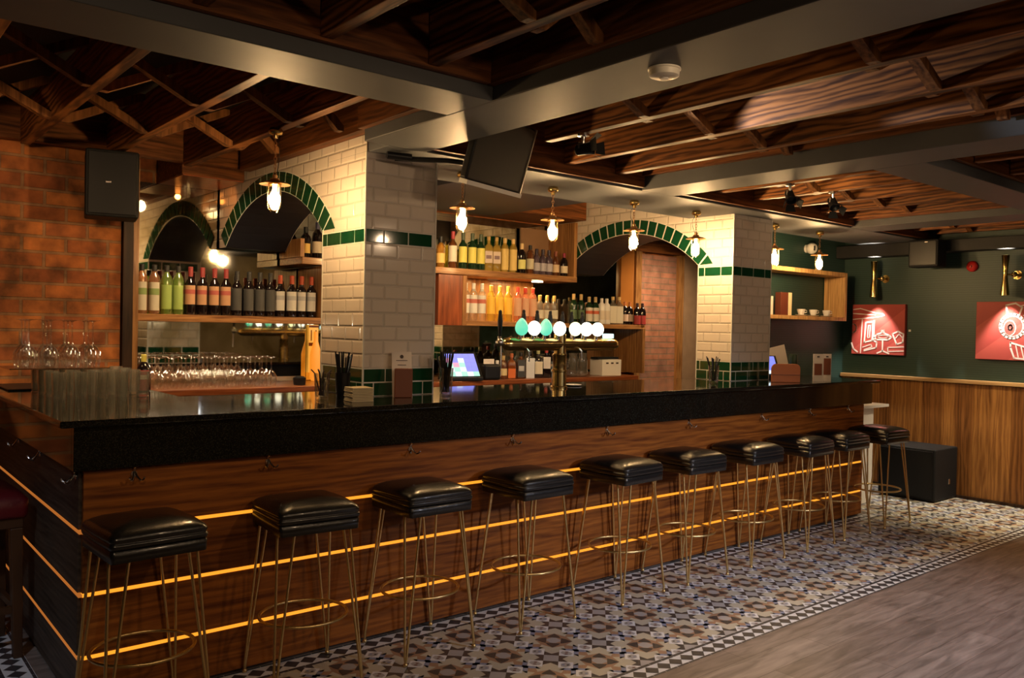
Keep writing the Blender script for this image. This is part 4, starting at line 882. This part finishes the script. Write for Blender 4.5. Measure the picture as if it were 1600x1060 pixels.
straw_glass('tapered glass of black straws in front of the right pillar', (4.99, 3.72, 1.1205), True, 'black', 0.13, n=9, sh=0.20)
# napkins
t = thing('napkin_stack', 'stack of folded cream napkins below the straw caddy', 'napkins', (2.045, 3.62, 1.1205), R(-8))
nm = MB()
for k in range(9): nm.box(-0.056+0.002*(k % 3), 0.056-0.002*(k % 2), -0.056, 0.056, k*0.0078, k*0.0078+0.0066)
nm.build('napkin', 'cream', t, bev=0.002)
# menus
def menu(label, loc, rz, block=True, w_=0.105, h=0.24, lean=12):
    t = thing('menu_card', label, 'menu', loc, R(rz))
    rot = Matrix.Rotation(R(-lean), 3, 'X')
    mb = MB().box(-w_/2, w_/2, 0.0, 0.003, 0.0, h, rot=rot, piv=(0, 0, 0)); cd_ = mb.build('card', 'paper', t)
    pr = MB()
    for k, (z, ww) in enumerate(((h*0.80, 0.03), (h*0.70, 0.022), (h*0.62, 0.034), (h*0.58, 0.028))): pr.box(-ww, ww, -0.0012, 0.0, z, z+0.003, rot=rot, piv=(0, 0, 0))
    pr.lathe([(0.010, 0), (0.010, 0.0012)], 14, tuple(rot @ Vector((0.0, -0.0012, h*0.89))), 0, ax=rot @ Matrix.Rotation(PI/2, 3, 'X'))
    pr.build('print', 'ink', cd_)
    if block: bx(-0.046, 0.046, -0.03, -0.004, 0, 0.15).build('holder', 'brown', t, bev=0.003)
    return t
menu('white menu card in a brown holder against the front of the left pillar', (2.36, 3.72, 1.1205), -22)
for i, (x, lab) in enumerate(((6.02, 'white drinks card with brown panel on the right bar end, left of two'), (6.15, 'white drinks card with brown panel on the right bar end, right of two'))):
    t = thing('menu_card', lab, 'menu', (x, 3.50, 1.1205), R(-28))
    bx(-0.045 if i == 0 else -0.035, 0.045 if i == 0 else 0.035, 0, 0.005, 0, 0.215).build('card', 'paper', t)
    MB().box(-0.034, 0.03, -0.002, 0.0, 0.05, 0.14 if i == 0 else 0.18).build('printed_panel', 'brown', t)
    MB().box(-0.012, 0.008, -0.002, 0.0, 0.188, 0.198).build('logo_mark', 'ink', t)
# brown folder stand
t = thing('menu_folder', 'rounded brown leather folder standing on the bar in front of the right till', 'folder', (5.66, 3.56, 1.1205), R(-38))
pts = [(-0.11, 0)]+[(-0.11+0.035-0.035*math.cos(a), 0.105+0.035*math.sin(a)) for a in [PI/2*k/5 for k in range(6)]]+[(0.075+0.035*math.sin(a), 0.105+0.035*math.cos(a)) for a in [PI/2*k/5 for k in range(6)]]+[(0.11, 0)]
MB().prism(pts, -0.012, 0.0, 'Y').build('front_cover', mat('tan_leather', (0.36, 0.11, 0.03), 0.5), t, bev=0.003); MB().prism([(u*0.97, v*0.95) for u, v in pts], 0.001, 0.012, 'Y').build('rear_cover', 'brown', t)
bx(-0.111, 0.111, -0.014, -0.0125, 0.055, 0.058).build('stitch_line', 'ink', t)
# tills
def till(label, loc, rz, s=1.0, printer=True):
    t = thing('till', label, 'till', loc, R(rz)); rot = Matrix.Rotation(R(-34), 3, 'X')
    bx(-0.15*s, 0.15*s, -0.02, 0.20*s, 0, 0.03).build('base', 'black', t, bev=0.006)
    hs_ = bx(-0.16*s, 0.16*s, 0.0, 0.022, 0.02, 0.02+0.25*s, rot=rot, piv=(0, 0, 0.02)).build('screen_housing', 'black', t, bev=0.006)
    sc_ = MB(); e = -0.002; cols_ = []
    W, H = 0.135*s, 0.21*s; r3 = random.Random(3)
    for i in range(5):
        for j in range(5):
            mi = 0 if (i > 2 and j > 0) or j == 4 else (1 if (i+j) % 2 else 2)
            if i == 1 and j == 2: mi = 3
            if i < 2 and j > 2: mi = 3 if i == 0 and j == 3 else 0
            x0 = -W+2*W*i/5; z0 = 0.04+H*j/5; sc_.box(x0, x0+2*W/5-0.001, e, 0.0, z0, z0+H/5-0.001, mi, rot=rot, piv=(0, 0, 0.02))
    sc_.build('screen', [emis('screen_blue', (0.12, 0.22, 1.0), 1.1), emis('screen_white', (0.75, 0.95, 1.0), 1.2), emis('screen_mint', (0.3, 0.9, 0.75), 1.0), emis('screen_pink', (0.95, 0.35, 0.6), 1.0)], hs_)
    if printer:
        rp_ = bx(0.185, 0.34, 0.02, 0.19, 0, 0.13).build('receipt_printer', 'black', t, bev=0.02, seg=3)
        bx(0.21, 0.31, 0.09, 0.092, 0.125, 0.17).build('receipt', 'paper', rp_)
    return t
till('touch screen till with receipt printer on the back counter right of the left pillar', (3.99, 5.36, 1.0605), -8)
till('touch screen till with bright blue screen behind the brown folder', (5.98, 3.93, 1.1205), -30, 0.8, False)
t = thing('paper_sheet', 'slanted white sheet propped behind the right till', 'sheet', (6.30, 4.10, 1.1205), R(-30))
bx(-0.17, 0.14, 0, 0.003, 0.06, 0.24, rot=Matrix.Rotation(R(-14), 3, 'Y')).build('sheet', 'paper', t)
tag(MB().lathe([(0.03, 0), (0.034, 0.004), (0.034, 0.19), (0.03, 0.2)], 18).build('green_tumbler', mat('dark_green_plastic', (0.02, 0.05, 0.02), 0.4), loc=(6.20, 3.83, 1.1205), smooth=True), 'dark green cylinder behind the white drinks cards', 'cylinder')
tag(MB().lathe([(0.03, 0), (0.055, 0.006), (0.056, 0.009), (0.03, 0.004)], 20).build('saucer', 'white', loc=(3.83, 3.97, 1.1205), smooth=True), 'white saucer on the bar right of the brass tap column', 'saucer')

# ------------------------------------------------------------------ beer font
ft_ = thing('beer_font', 'brass beer font with glowing round badges and black handles in the middle of the bar', 'beer tap', (3.60, 3.86, 1.1205))
MB().lathe([(0.055, 0), (0.055, 0.01), (0.047, 0.014), (0.045, 0.10), (0.050, 0.104), (0.050, 0.112), (0.043, 0.116), (0.041, 0.20), (0.045, 0.204), (0.045, 0.212), (0.040, 0.216), (0.040, 0.34), (0.001, 0.341)], 24).build('column', 'brass', ft_, smooth=True)
RX = Matrix.Rotation(PI/2, 3, 'Y')
def xl(prof, n=20): return [(r, z) for r, z in prof]
MB().lathe([(0.001, -0.47), (0.020, -0.465), (0.036, -0.44), (0.040, -0.41), (0.040, 0.47), (0.034, 0.50), (0.015, 0.515), (0.001, 0.517)], 22, (0, 0, 0.275), ax=RX).build('cross_tube', 'brass', ft_, smooth=True)
lens_cols = ['mint', 'white', 'mint', 'white', 'pale', 'white', 'white']
EM = dict(mint=emis('badge_mint', (0.10, 0.80, 0.50), 1.0), white=emis('badge_white', (1.0, 0.98, 0.86), 3.0), pale=emis('badge_pale', (0.95, 0.95, 0.55), 1.8))
lxs = [-0.345, -0.245, -0.15, -0.035, 0.10, 0.20, 0.30]
for i, (lx, c_) in enumerate(zip(lxs, lens_cols)):
    e = 1.0 if c_ != 'mint' else 1.05; ls = []
    prof = []
    # lens: flattened dome facing the customer, pointed top on the mint ones
    m = MB(); n = 20
    def ring(sc, dy):
        out = []
        for k in range(n):
            a = 2*PI*k/n; x = 0.040*sc*math.cos(a); z = 0.045*sc*math.sin(a)
            if c_ == 'mint' and z > 0: z = z*1.35; x = x*(1-0.35*(math.sin(a)**2))
            out.append(Vector((x, dy, z)))
        return out
    m.loops([ring(0.92, 0.02), ring(1.0, 0.012), ring(1.0, 0.0), ring(0.93, -0.010), ring(0.75, -0.018), ring(0.45, -0.024), ring(0.1, -0.026)])
    o = m.build('badge', EM[c_], ft_, smooth=True); o.location = (lx, -0.035, 0.372); o.rotation_euler = (0, 0, R(-38))
    MB().lathe([(0.012, 0), (0.010, 0.03), (0.014, 0.034)], 12).build('badge_neck', 'chrome', ft_, smooth=True).location = (lx, -0.02, 0.302)
for i, hx in enumerate([-0.25, -0.14, -0.03, 0.075, 0.155, 0.25]):
    h_ = MB().lathe([(0.006, 0), (0.007, 0.02), (0.013, 0.05), (0.016, 0.09), (0.012, 0.125), (0.009, 0.13), (0.011, 0.134), (0.009, 0.146), (0.002, 0.15)], 12).build('handle', 'black', ft_, smooth=True); h_.location = (hx, 0.06, 0.335)
    MB().tube([(hx, 0.03, 0.29), (hx, 0.06, 0.30), (hx, 0.062, 0.34)], 0.007, 8).build('valve', 'chrome', ft_, smooth=True)
e_ = MB().lathe([(0.006, 0), (0.012, 0.04), (0.016, 0.09), (0.011, 0.13), (0.010, 0.15), (0.002, 0.156)], 12).build('handle', 'black', ft_, smooth=True); e_.location = (-0.50, -0.02, 0.32)
m = MB(); m.tube([(-0.47, 0, 0.275), (-0.50, -0.02, 0.28), (-0.50, -0.02, 0.32)], 0.013, 10); m.tube([(-0.50, -0.03, 0.30), (-0.50, -0.035, 0.22), (-0.50, -0.035, 0.13)], 0.005, 8); sphere(m, (-0.50, -0.02, 0.285), 0.026); m.build('spout', 'chrome', ft_, smooth=True)
bx(0.40, 0.47, -0.02, 0.02, 0.315, 0.345).build('badge_plate', emis('badge_plate_glow', (0.6, 0.95, 1.0), 1.5), ft_, bev=0.004)
for lx in (-0.30, 0.14): MB().tube([(lx, -0.03, 0.25), (lx, -0.055, 0.23), (lx, -0.055, 0.17)], 0.006, 8).build('nozzle', 'chrome', ft_, smooth=True)

# jars and small things right of the font on the back counter
jr = None
for i, (x, lab) in enumerate(((5.16, 'clear glass jug left of the other two behind the brass column'), (5.30, 'clear glass jug in the middle behind the brass column'), (5.42, 'clear glass jug right of the others behind the brass column'))):
    if jr is None:
        jr = thing('glass_jug', '', 'jug'); MB().lathe([(0.001, 0.004), (0.045, 0.003), (0.05, 0.02), (0.045, 0.15), (0.038, 0.19), (0.042, 0.21)], 16, cap0=False, cap1=False).build('jug_body', gmat('jug', (0.5, 0.45, 0.38), 0.25, (0.9, 0.9, 0.88)), jr, smooth=True)
        MB().tube([(0.045, 0, 0.17), (0.075, 0, 0.15), (0.075, 0, 0.08), (0.047, 0, 0.06)], 0.006, 6).build('jug_handle', 'glass', jr, smooth=True); jr.location = (x, 5.50, Zk); tag(jr, lab, None, 'glass jugs on the back counter')
    else: dup(jr, (x, 5.50, Zk), 0.5*i, lab, 'glass jugs on the back counter')
t = thing('napkin_box', 'white cardboard box with black lettering marks at the right of the back counter', 'box', (5.74, 5.50, Zk), R(-6))
bx(-0.13, 0.10, -0.09, 0.09, 0, 0.15).build('box_body', 'white', t, bev=0.003)
mk = MB()
for k in range(3): mk.box(-0.085+k*0.06, -0.055+k*0.06, -0.0912, -0.09, 0.11, 0.125)
mk.build('printed_mark', 'ink', t)
tag(bx(-0.16, 0.12, -0.05, 0.05, 0, 0.02).build('black_tray', 'black', loc=(5.75, 5.52, Zk+0.1515), bev=0.005), 'flat black tray lying on the white box', 'tray')
t = thing('ice_scoop', 'dark scoop lying at the right end of the wine glasses on the back counter', 'scoop', (2.62, 5.47, Zk))
MB().lathe([(0.001, 0.0), (0.04, 0.0), (0.045, 0.05), (0.03, 0.06)], 14).build('scoop_bowl', 'black', t, smooth=True)

# ------------------------------------------------------------------ things on and under the ceiling
t = thing('smoke_detector', 'round white smoke detector under the wide beam', 'smoke detector', (2.21, 1.88, ZB))
MB().lathe([(0.001, -0.032), (0.035, -0.032), (0.05, -0.026), (0.052, -0.008), (0.056, -0.006), (0.056, -0.001)], 28).build('housing', 'plastic', t, smooth=True)
MB().lathe([(0.001, -0.036), (0.014, -0.036), (0.016, -0.0325)], 16).build('test_button', 'white', t, smooth=True)
# flat screen on an arm
t = thing('flat_screen', 'black flat screen tilted downwards from the beam beside the left pillar', 'screen')
eA = Vector((0.951, 0.308, 0)); nP = Vector((0.308, -0.951, 0)); upv = (Vector((0, 0, 3.3))+nP).normalized()
thk = upv.cross(eA).normalized()
Mx = Matrix((eA, thk, upv)).transposed()
t.location = (2.668, 3.376, 2.212); t.rotation_euler = Mx.to_euler()
sg = 1 if thk.y > 0 else -1
bx(-0.25, 0.25, 0.0, 0.045, 0, 0.345).build('screen_panel', 'black', t, bev=0.012, seg=4)
bx(-0.24, 0.262, -0.004, 0.046, -0.022, 0.0).build('lower_edge', mat('silver_edge', (0.85, 0.83, 0.78), 0.35), t)
MB().tube([(0.245, 0.022, 0.0), (0.245, 0.022, 0.345)], 0.024, 14).build('side_edge', mat('dark_bronze', (0.10, 0.085, 0.06), 0.35), t, smooth=True)
a = tag(MB().tube([(2.30, 3.74, 2.355), (2.50, 3.55, 2.345), (2.56, 3.50, 2.335)], 0.014, 8).tube([(2.24, 3.72, 2.362), (2.36, 3.68, 2.358)], 0.02, 8).build('screen_bracket', 'black', smooth=True), 'black bracket arm from the top of the left pillar to the flat screen', 'bracket')
# spot fittings
def spotlight(label, loc, aim):
    t = thing('spotlight', label, 'spotlight', loc)
    MB().lathe([(0.03, 0), (0.03, -0.012), (0.012, -0.016), (0.008, -0.05)], 14).build('mount', 'chrome', t, smooth=True)
    d = (Vector(aim)-Vector(loc)-Vector((0, 0, -0.07))).normalized(); q = d.to_track_quat('Z', 'Y').to_matrix()
    MB().lathe([(0.018, -0.04), (0.028, -0.03), (0.030, 0.03), (0.034, 0.05), (0.030, 0.05), (0.020, 0.03)], 16, (0, 0, -0.075), ax=q, cap1=True).build('lamp_head', 'black', t, smooth=True)
    MB().box(-0.035, 0.035, -0.003, 0.003, -0.075, -0.045).build('yoke', 'chrome', t)
    fl = MB()
    for k in range(4):
        a = Matrix.Rotation(PI/2*k, 3, 'Z'); p = [q @ (a @ Vector(v))+Vector((0, 0, -0.075)) for v in ((-0.024, 0.034, 0.05), (0.024, 0.034, 0.05), (0.034, 0.058, 0.09), (-0.034, 0.058, 0.09))]
        p2 = [v+q @ (a @ Vector((0, 0.0015, 0))) for v in p]; fl.loops([p, p2])
    fl.build('barn_door', 'blackm', t)
    return t
spotlight('small silver spotlight hanging in the knotty joist bay', (2.89, 2.96, 2.45), (3.35, 1.95, 2.5))
spot('knot_spot', (3.0, 2.76, 2.40), (3.345, 1.92, 2.50), 60, (0.85, 0.9, 1.0), 42, 0.5, 0.02)
spotlight('black spotlight with flaps, left of the two in the end bay', (4.80, 3.02, 2.45), (4.0, 2.0, 1.0))
spotlight('black spotlight with flaps, right of the two in the end bay', (5.25, 2.98, 2.45), (4.6, 2.0, 1.0))
spot('bay_spot', (4.75, 2.8, 2.36), (6.2, 3.4, 2.52), 7, (1.0, 0.7, 0.35), 80, 0.8, 0.03)
# camera
t = thing('security_camera', 'white dome security camera high on the green wall', 'security camera', (7.46, 4.44, 2.32))
sphere(MB(), (0, 0, 0), 0.055, n=20).build('housing', 'white', t, smooth=True)
MB().lathe([(0.001, 0.0), (0.022, 0.0), (0.026, -0.012), (0.012, -0.014)], 16, (-0.035, -0.042, -0.002), ax=(Matrix.Rotation(R(40), 3, 'Z') @ Matrix.Rotation(-PI/2, 3, 'X'))).build('lens', 'black', t, smooth=True)
MB().lathe([(0.04, 0.0), (0.04, 0.02)], 16, (0, 0.04, 0), ax=Matrix.Rotation(-PI/2, 3, 'X')).build('wall_plate', 'white', t, smooth=True)
# loudspeakers
def loudspeaker(label, b, loc, rz, badge):
    t = thing('loudspeaker', label, 'loudspeaker', loc, R(rz)); x, y, z = b
    bx(-x/2, x/2, -y/2, y/2, 0, z).build('cabinet', 'blackm', t, bev=0.012, seg=3)
    gr_ = bx(-x/2+0.015, x/2-0.015, -y/2-0.006, -y/2+0.001, 0.015, z-0.015).build('grille', 'black', t, bev=0.004)
    bx(badge[0]-0.014, badge[0]+0.014, -y/2-0.010, -y/2-0.006, badge[1]-0.006, badge[1]+0.006).build('badge', 'chrome', gr_, bev=0.002)
    return t
loudspeaker('black wall loudspeaker with a small silver badge high on the brick wall', (0.27, 0.22, 0.37), (1.285, 5.10, 2.06), -12, (-0.02, 0.19))
tag(bx(-0.03, 0.03, 0, 0.18, 0, 0.04).build('speaker_bracket', 'black', loc=(1.285, 5.215, 2.22)), 'black bracket holding the loudspeaker to the brick wall', 'bracket')
t = loudspeaker('small black loudspeaker hung near the ceiling above the paintings', (0.27, 0.18, 0.25), (7.90, 3.53, 2.125), -90, (0.03, 0.225))
sw = thing('subwoofer', 'large black subwoofer on the floor against the end wall', 'subwoofer', (7.92, 3.58, FTOP))
bx(-0.22, 0.24, -0.26, 0.26, 0.008, 0.475).build('cabinet', 'blackm', sw, bev=0.012, seg=3)
bx(-0.226, -0.2195, -0.24, 0.24, 0.03, 0.455).build('grille', 'black', sw, bev=0.003)
for sx in (-0.17, 0.19):
    for sy in (-0.2, 0.2): MB().lathe([(0.02, 0), (0.02, 0.008)], 10, (sx, sy, 0)).build('foot', 'black', sw)
bx(0.06, 0.09, -0.263, -0.259, 0.14, 0.19).build('socket_plate', 'chrome', sw, bev=0.002)
# white stand beyond the bar
t = thing('white_stand', 'white pedestal table beyond the right end of the bar', 'stand', (7.13, 3.80, FTOP))
bx(-0.26, 0.26, -0.20, 0.20, 0.855, 0.88).build('top', 'white', t, bev=0.004); bx(-0.16, 0.14, -0.12, 0.15, 0.004, 0.854).build('pedestal', 'white', t, bev=0.003)

# ------------------------------------------------------------------ end wall: paintings, lights, bell, wall shelf
def painting(label, yc, zc, w_, h, lines):
    t = thing('painting', label, 'painting', (8.155, yc, zc-h/2)); bx(-0.0, 0.044, -w_/2, w_/2, 0, h).build('canvas', 'canvas', t, bev=0.003)
    ln = MB()
    for pl, th in lines:
        P = [Vector((-0.002, w_/2-u*w_, h-v*h)) for u, v in pl]
        for i in range(len(P)-1):
            a, b = P[i], P[i+1]; d = (b-a)
            if d.length < 1e-5: continue
            d.normalize(); nn = Vector((0, -d.z, d.y))*th/2; a = a-d*th*0.35; b = b+d*th*0.35
            ln.loops([[a-nn, a+nn, b+nn, b-nn], [p+Vector((0.0025, 0, 0)) for p in (a-nn, a+nn, b+nn, b-nn)]])
    ln.build('line_drawing', mat('white_line_paint', (0.78, 0.68, 0.66), 0.6), t)
    return t
def circ(cx, cy_, rx, ry, a0=0, a1=360, n=20): return [(cx+rx*math.cos(R(a0+(a1-a0)*i/n)), cy_+ry*math.sin(R(a0+(a1-a0)*i/n))) for i in range(n+1)]
T1, T2 = 0.009, 0.014
lines1 = [([(0.02, 0.10), (0.16, 0.08), (0.46, 0.17), (0.60, 0.19), (0.62, 0.22), (0.50, 0.25), (0.02, 0.30)], T1), ([(0.02, 0.18), (0.45, 0.21)], T1), ([(0.20, 0.30), (0.18, 0.98)], T1),
 ([(0.27, 0.36), (0.41, 0.34), (0.40, 0.72), (0.25, 0.76), (0.27, 0.36)], T2), ([(0.32, 0.42), (0.36, 0.42), (0.35, 0.66), (0.31, 0.67), (0.32, 0.42)], T1), ([(0.43, 0.32), (0.43, 0.72), (0.49, 0.76), (0.48, 0.86), (0.25, 0.93)], T2),
 ([(0.22, 0.86), (0.38, 0.80), (0.40, 0.85), (0.25, 0.91)], T1), (circ(0.02, 0.48, 0.07, 0.085, -90, 90), T1), ([(0.0, 0.78), (0.04, 0.90), (0.12, 0.96)], T2),
 ([(0.44, 0.66), (0.48, 0.60), (0.58, 0.56), (0.58, 0.52), (0.62, 0.52), (0.62, 0.57), (0.72, 0.61), (0.76, 0.65), (0.70, 0.70), (0.48, 0.70), (0.44, 0.66)], T2), (circ(0.60, 0.64, 0.10, 0.03), T1),
 ([(0.60, 0.72), (0.60, 0.92)], T2), ([(0.50, 0.97), (0.60, 0.92), (0.72, 0.97)], T2), ([(0.78, 0.58), (0.88, 0.53), (0.98, 0.58), (0.97, 0.74), (0.86, 0.78), (0.78, 0.58)], T2), ([(0.84, 0.66), (0.90, 0.58), (0.97, 0.66)], T1),
 ([(0.99, 0.83), (0.70, 0.85), (0.70, 0.93), (0.99, 0.91)], T1)]
painting('red painting of white outlined furniture with a small lamp, left one', 4.11, 1.545, 0.54, 0.50, lines1)
lines2 = [(circ(0.56, 0.42, 0.19, 0.21), 0.016), (circ(0.56, 0.42, 0.16, 0.175), T1), (circ(0.52, 0.45, 0.09, 0.13), T1), (circ(0.53, 0.44, 0.03, 0.045), T2), ([(0.48, 0.20), (0.46, 0.06), (0.60, 0.03), (0.70, 0.10), (0.66, 0.22)], T2),
 ([(0.66, 0.08), (0.80, 0.04), (0.84, 0.14), (0.72, 0.24)], T1), ([(0.74, 0.32), (0.98, 0.52)], T1), ([(0.74, 0.44), (0.98, 0.64)], T1), ([(0.72, 0.54), (0.94, 0.74)], T1), ([(0.54, 0.70), (0.98, 0.84), (0.94, 0.99), (0.60, 0.96), (0.54, 0.78), (0.54, 0.70)], T2),
 ([(0.62, 0.74), (0.66, 0.94)], T1), ([(0.70, 0.77), (0.74, 0.95)], T1), ([(0.78, 0.80), (0.82, 0.96)], T1), ([(0.86, 0.82), (0.88, 0.97)], T1)]
painting('red painting of a white outlined machine wheel, cut by the right edge', 2.92, 1.552, 0.54, 0.52, lines2)
def sconce(label, yc, group):
    t = thing('picture_light', label, 'wall light', (8.05, yc, 1.865))
    MB().lathe([(0.036, 0), (0.036, 0.006), (0.022, 0.15), (0.018, 0.185), (0.020, 0.21), (0.032, 0.35), (0.030, 0.352), (0.018, 0.21), (0.015, 0.185), (0.020, 0.15), (0.033, 0.006)], 22, cap0=False, cap1=False).build('shade', 'brass', t, smooth=True)
    m = MB(); sphere(m, (0.075, -0.045, 0.185), 0.026); m.tube([(0.018, 0, 0.185), (0.06, -0.02, 0.185), (0.145, -0.045, 0.185)], 0.009, 8); m.lathe([(0.04, 0), (0.04, 0.012)], 16, (0.148, -0.045, 0.185), ax=RX); m.build('wall_arm', 'brass', t, smooth=True)
    sphere(MB(), (0, 0, 0.187), 0.012, n=10).build('bulb', emis('halogen', (1, 0.9, 0.7), 30), t, smooth=True)
    tag(t, None, None, group)
    spot('picture_glow_down', (8.05, yc, 1.87), (8.10, yc, 1.2), 60, (1.0, 0.88, 0.72), 74, 0.6, 0.02)
    spot('picture_glow_up', (8.05, yc, 2.20), (8.06, yc, 2.6), 14, (1.0, 0.92, 0.75), 95, 0.6, 0.02)
sconce('brass hourglass wall light above the left red painting', 4.11, 'picture lights')
sconce('brass hourglass wall light above the right red painting', 2.92, 'picture lights')
t = thing('fire_bell', 'red round fire alarm bell on the green wall between the wall lights', 'alarm bell', (8.195, 3.25, 2.14)); RXm = Matrix.Rotation(-PI/2, 3, 'Y')
MB().lathe([(0.05, 0.0), (0.05, 0.014), (0.04, 0.03), (0.02, 0.038), (0.002, 0.04)], 20, ax=RXm).build('gong', 'red', t, smooth=True, ); MB().lathe([(0.012, 0.036), (0.010, 0.052), (0.002, 0.054)], 12, ax=RXm).build('centre_boss', 'red', t, smooth=True)
tag(bx(0, 0.006, -0.01, 0.01, 0, 0.02).build('wall_button', 'white', loc=(8.192, 3.81, 1.53)), 'tiny white button on the green wall right of the left painting', 'button')
# oak wall shelf
t = thing('wall_shelf', 'pale oak box shelf on the green wall right of the right pillar', 'shelf', (7.2, 4.38, 1.62))
bx(-1.20, 0.60, -0.11, 0.115, 0, 0.035).build('lower_board', 'oak', t, bev=0.003); bx(-1.20, 0.60, -0.11, 0.115, 0.435, 0.475).build('upper_board', 'oak', t, bev=0.003); bx(0.601, 0.64, -0.11, 0.115, 0, 0.475).build('end_board', 'oak', t, bev=0.003)
cp = None
for i, (x, lab) in enumerate(((7.17, 'white espresso cup on saucer, leftmost of the three on the oak wall shelf'), (7.38, 'white espresso cup on saucer, middle of the three on the oak wall shelf'), (7.62, 'white espresso cup on saucer, rightmost of the three on the oak wall shelf'))):
    if cp is None:
        cp = thing('espresso_cup', '', 'cup'); MB().lathe([(0.001, 0.004), (0.03, 0.002), (0.055, 0.010), (0.056, 0.013), (0.03, 0.008)], 20, cap1=False).build('saucer', 'white', cp, smooth=True)
        MB().lathe([(0.018, 0.009), (0.026, 0.02), (0.036, 0.05), (0.038, 0.066), (0.036, 0.066), (0.03, 0.045), (0.001, 0.02)], 20, cap1=False).build('cup_body', 'white', cp, smooth=True)
        MB().tube([(0.034, 0, 0.056), (0.052, 0, 0.054), (0.054, 0, 0.038), (0.030, 0, 0.030)], 0.004, 6).build('handle', 'white', cp, smooth=True); cp.location = (x, 4.36, 1.6555); cp.rotation_euler.z = R(-40); tag(cp, lab, None, 'espresso cups on the wall shelf')
    else: dup(cp, (x, 4.36, 1.6555), R(-40), lab, 'espresso cups on the wall shelf')
for lab, x0, x1, h, mm, nm in (('brown boxed bottle carton on the oak wall shelf, beside the pillar', 6.78, 6.90, 0.21, mat('mahogany_card', (0.12, 0.03, 0.015), 0.5), 'gift_box'), ('pale yellow slim carton leaning beside the brown carton', 6.905, 6.96, 0.21, 'cream', 'gift_box'), ('pinkish white menu card at the pillar end of the oak wall shelf', 6.60, 6.70, 0.17, 'paper', 'shelf_card')):
    d_ = 0.06 if nm == 'gift_box' else 0.006
    tag(bx(-(x1-x0)/2, (x1-x0)/2, -d_/2, d_/2, 0, h).build(nm, mm, loc=((x0+x1)/2, 4.36, 1.6555), bev=0.002), lab, 'carton' if nm == 'gift_box' else 'card')
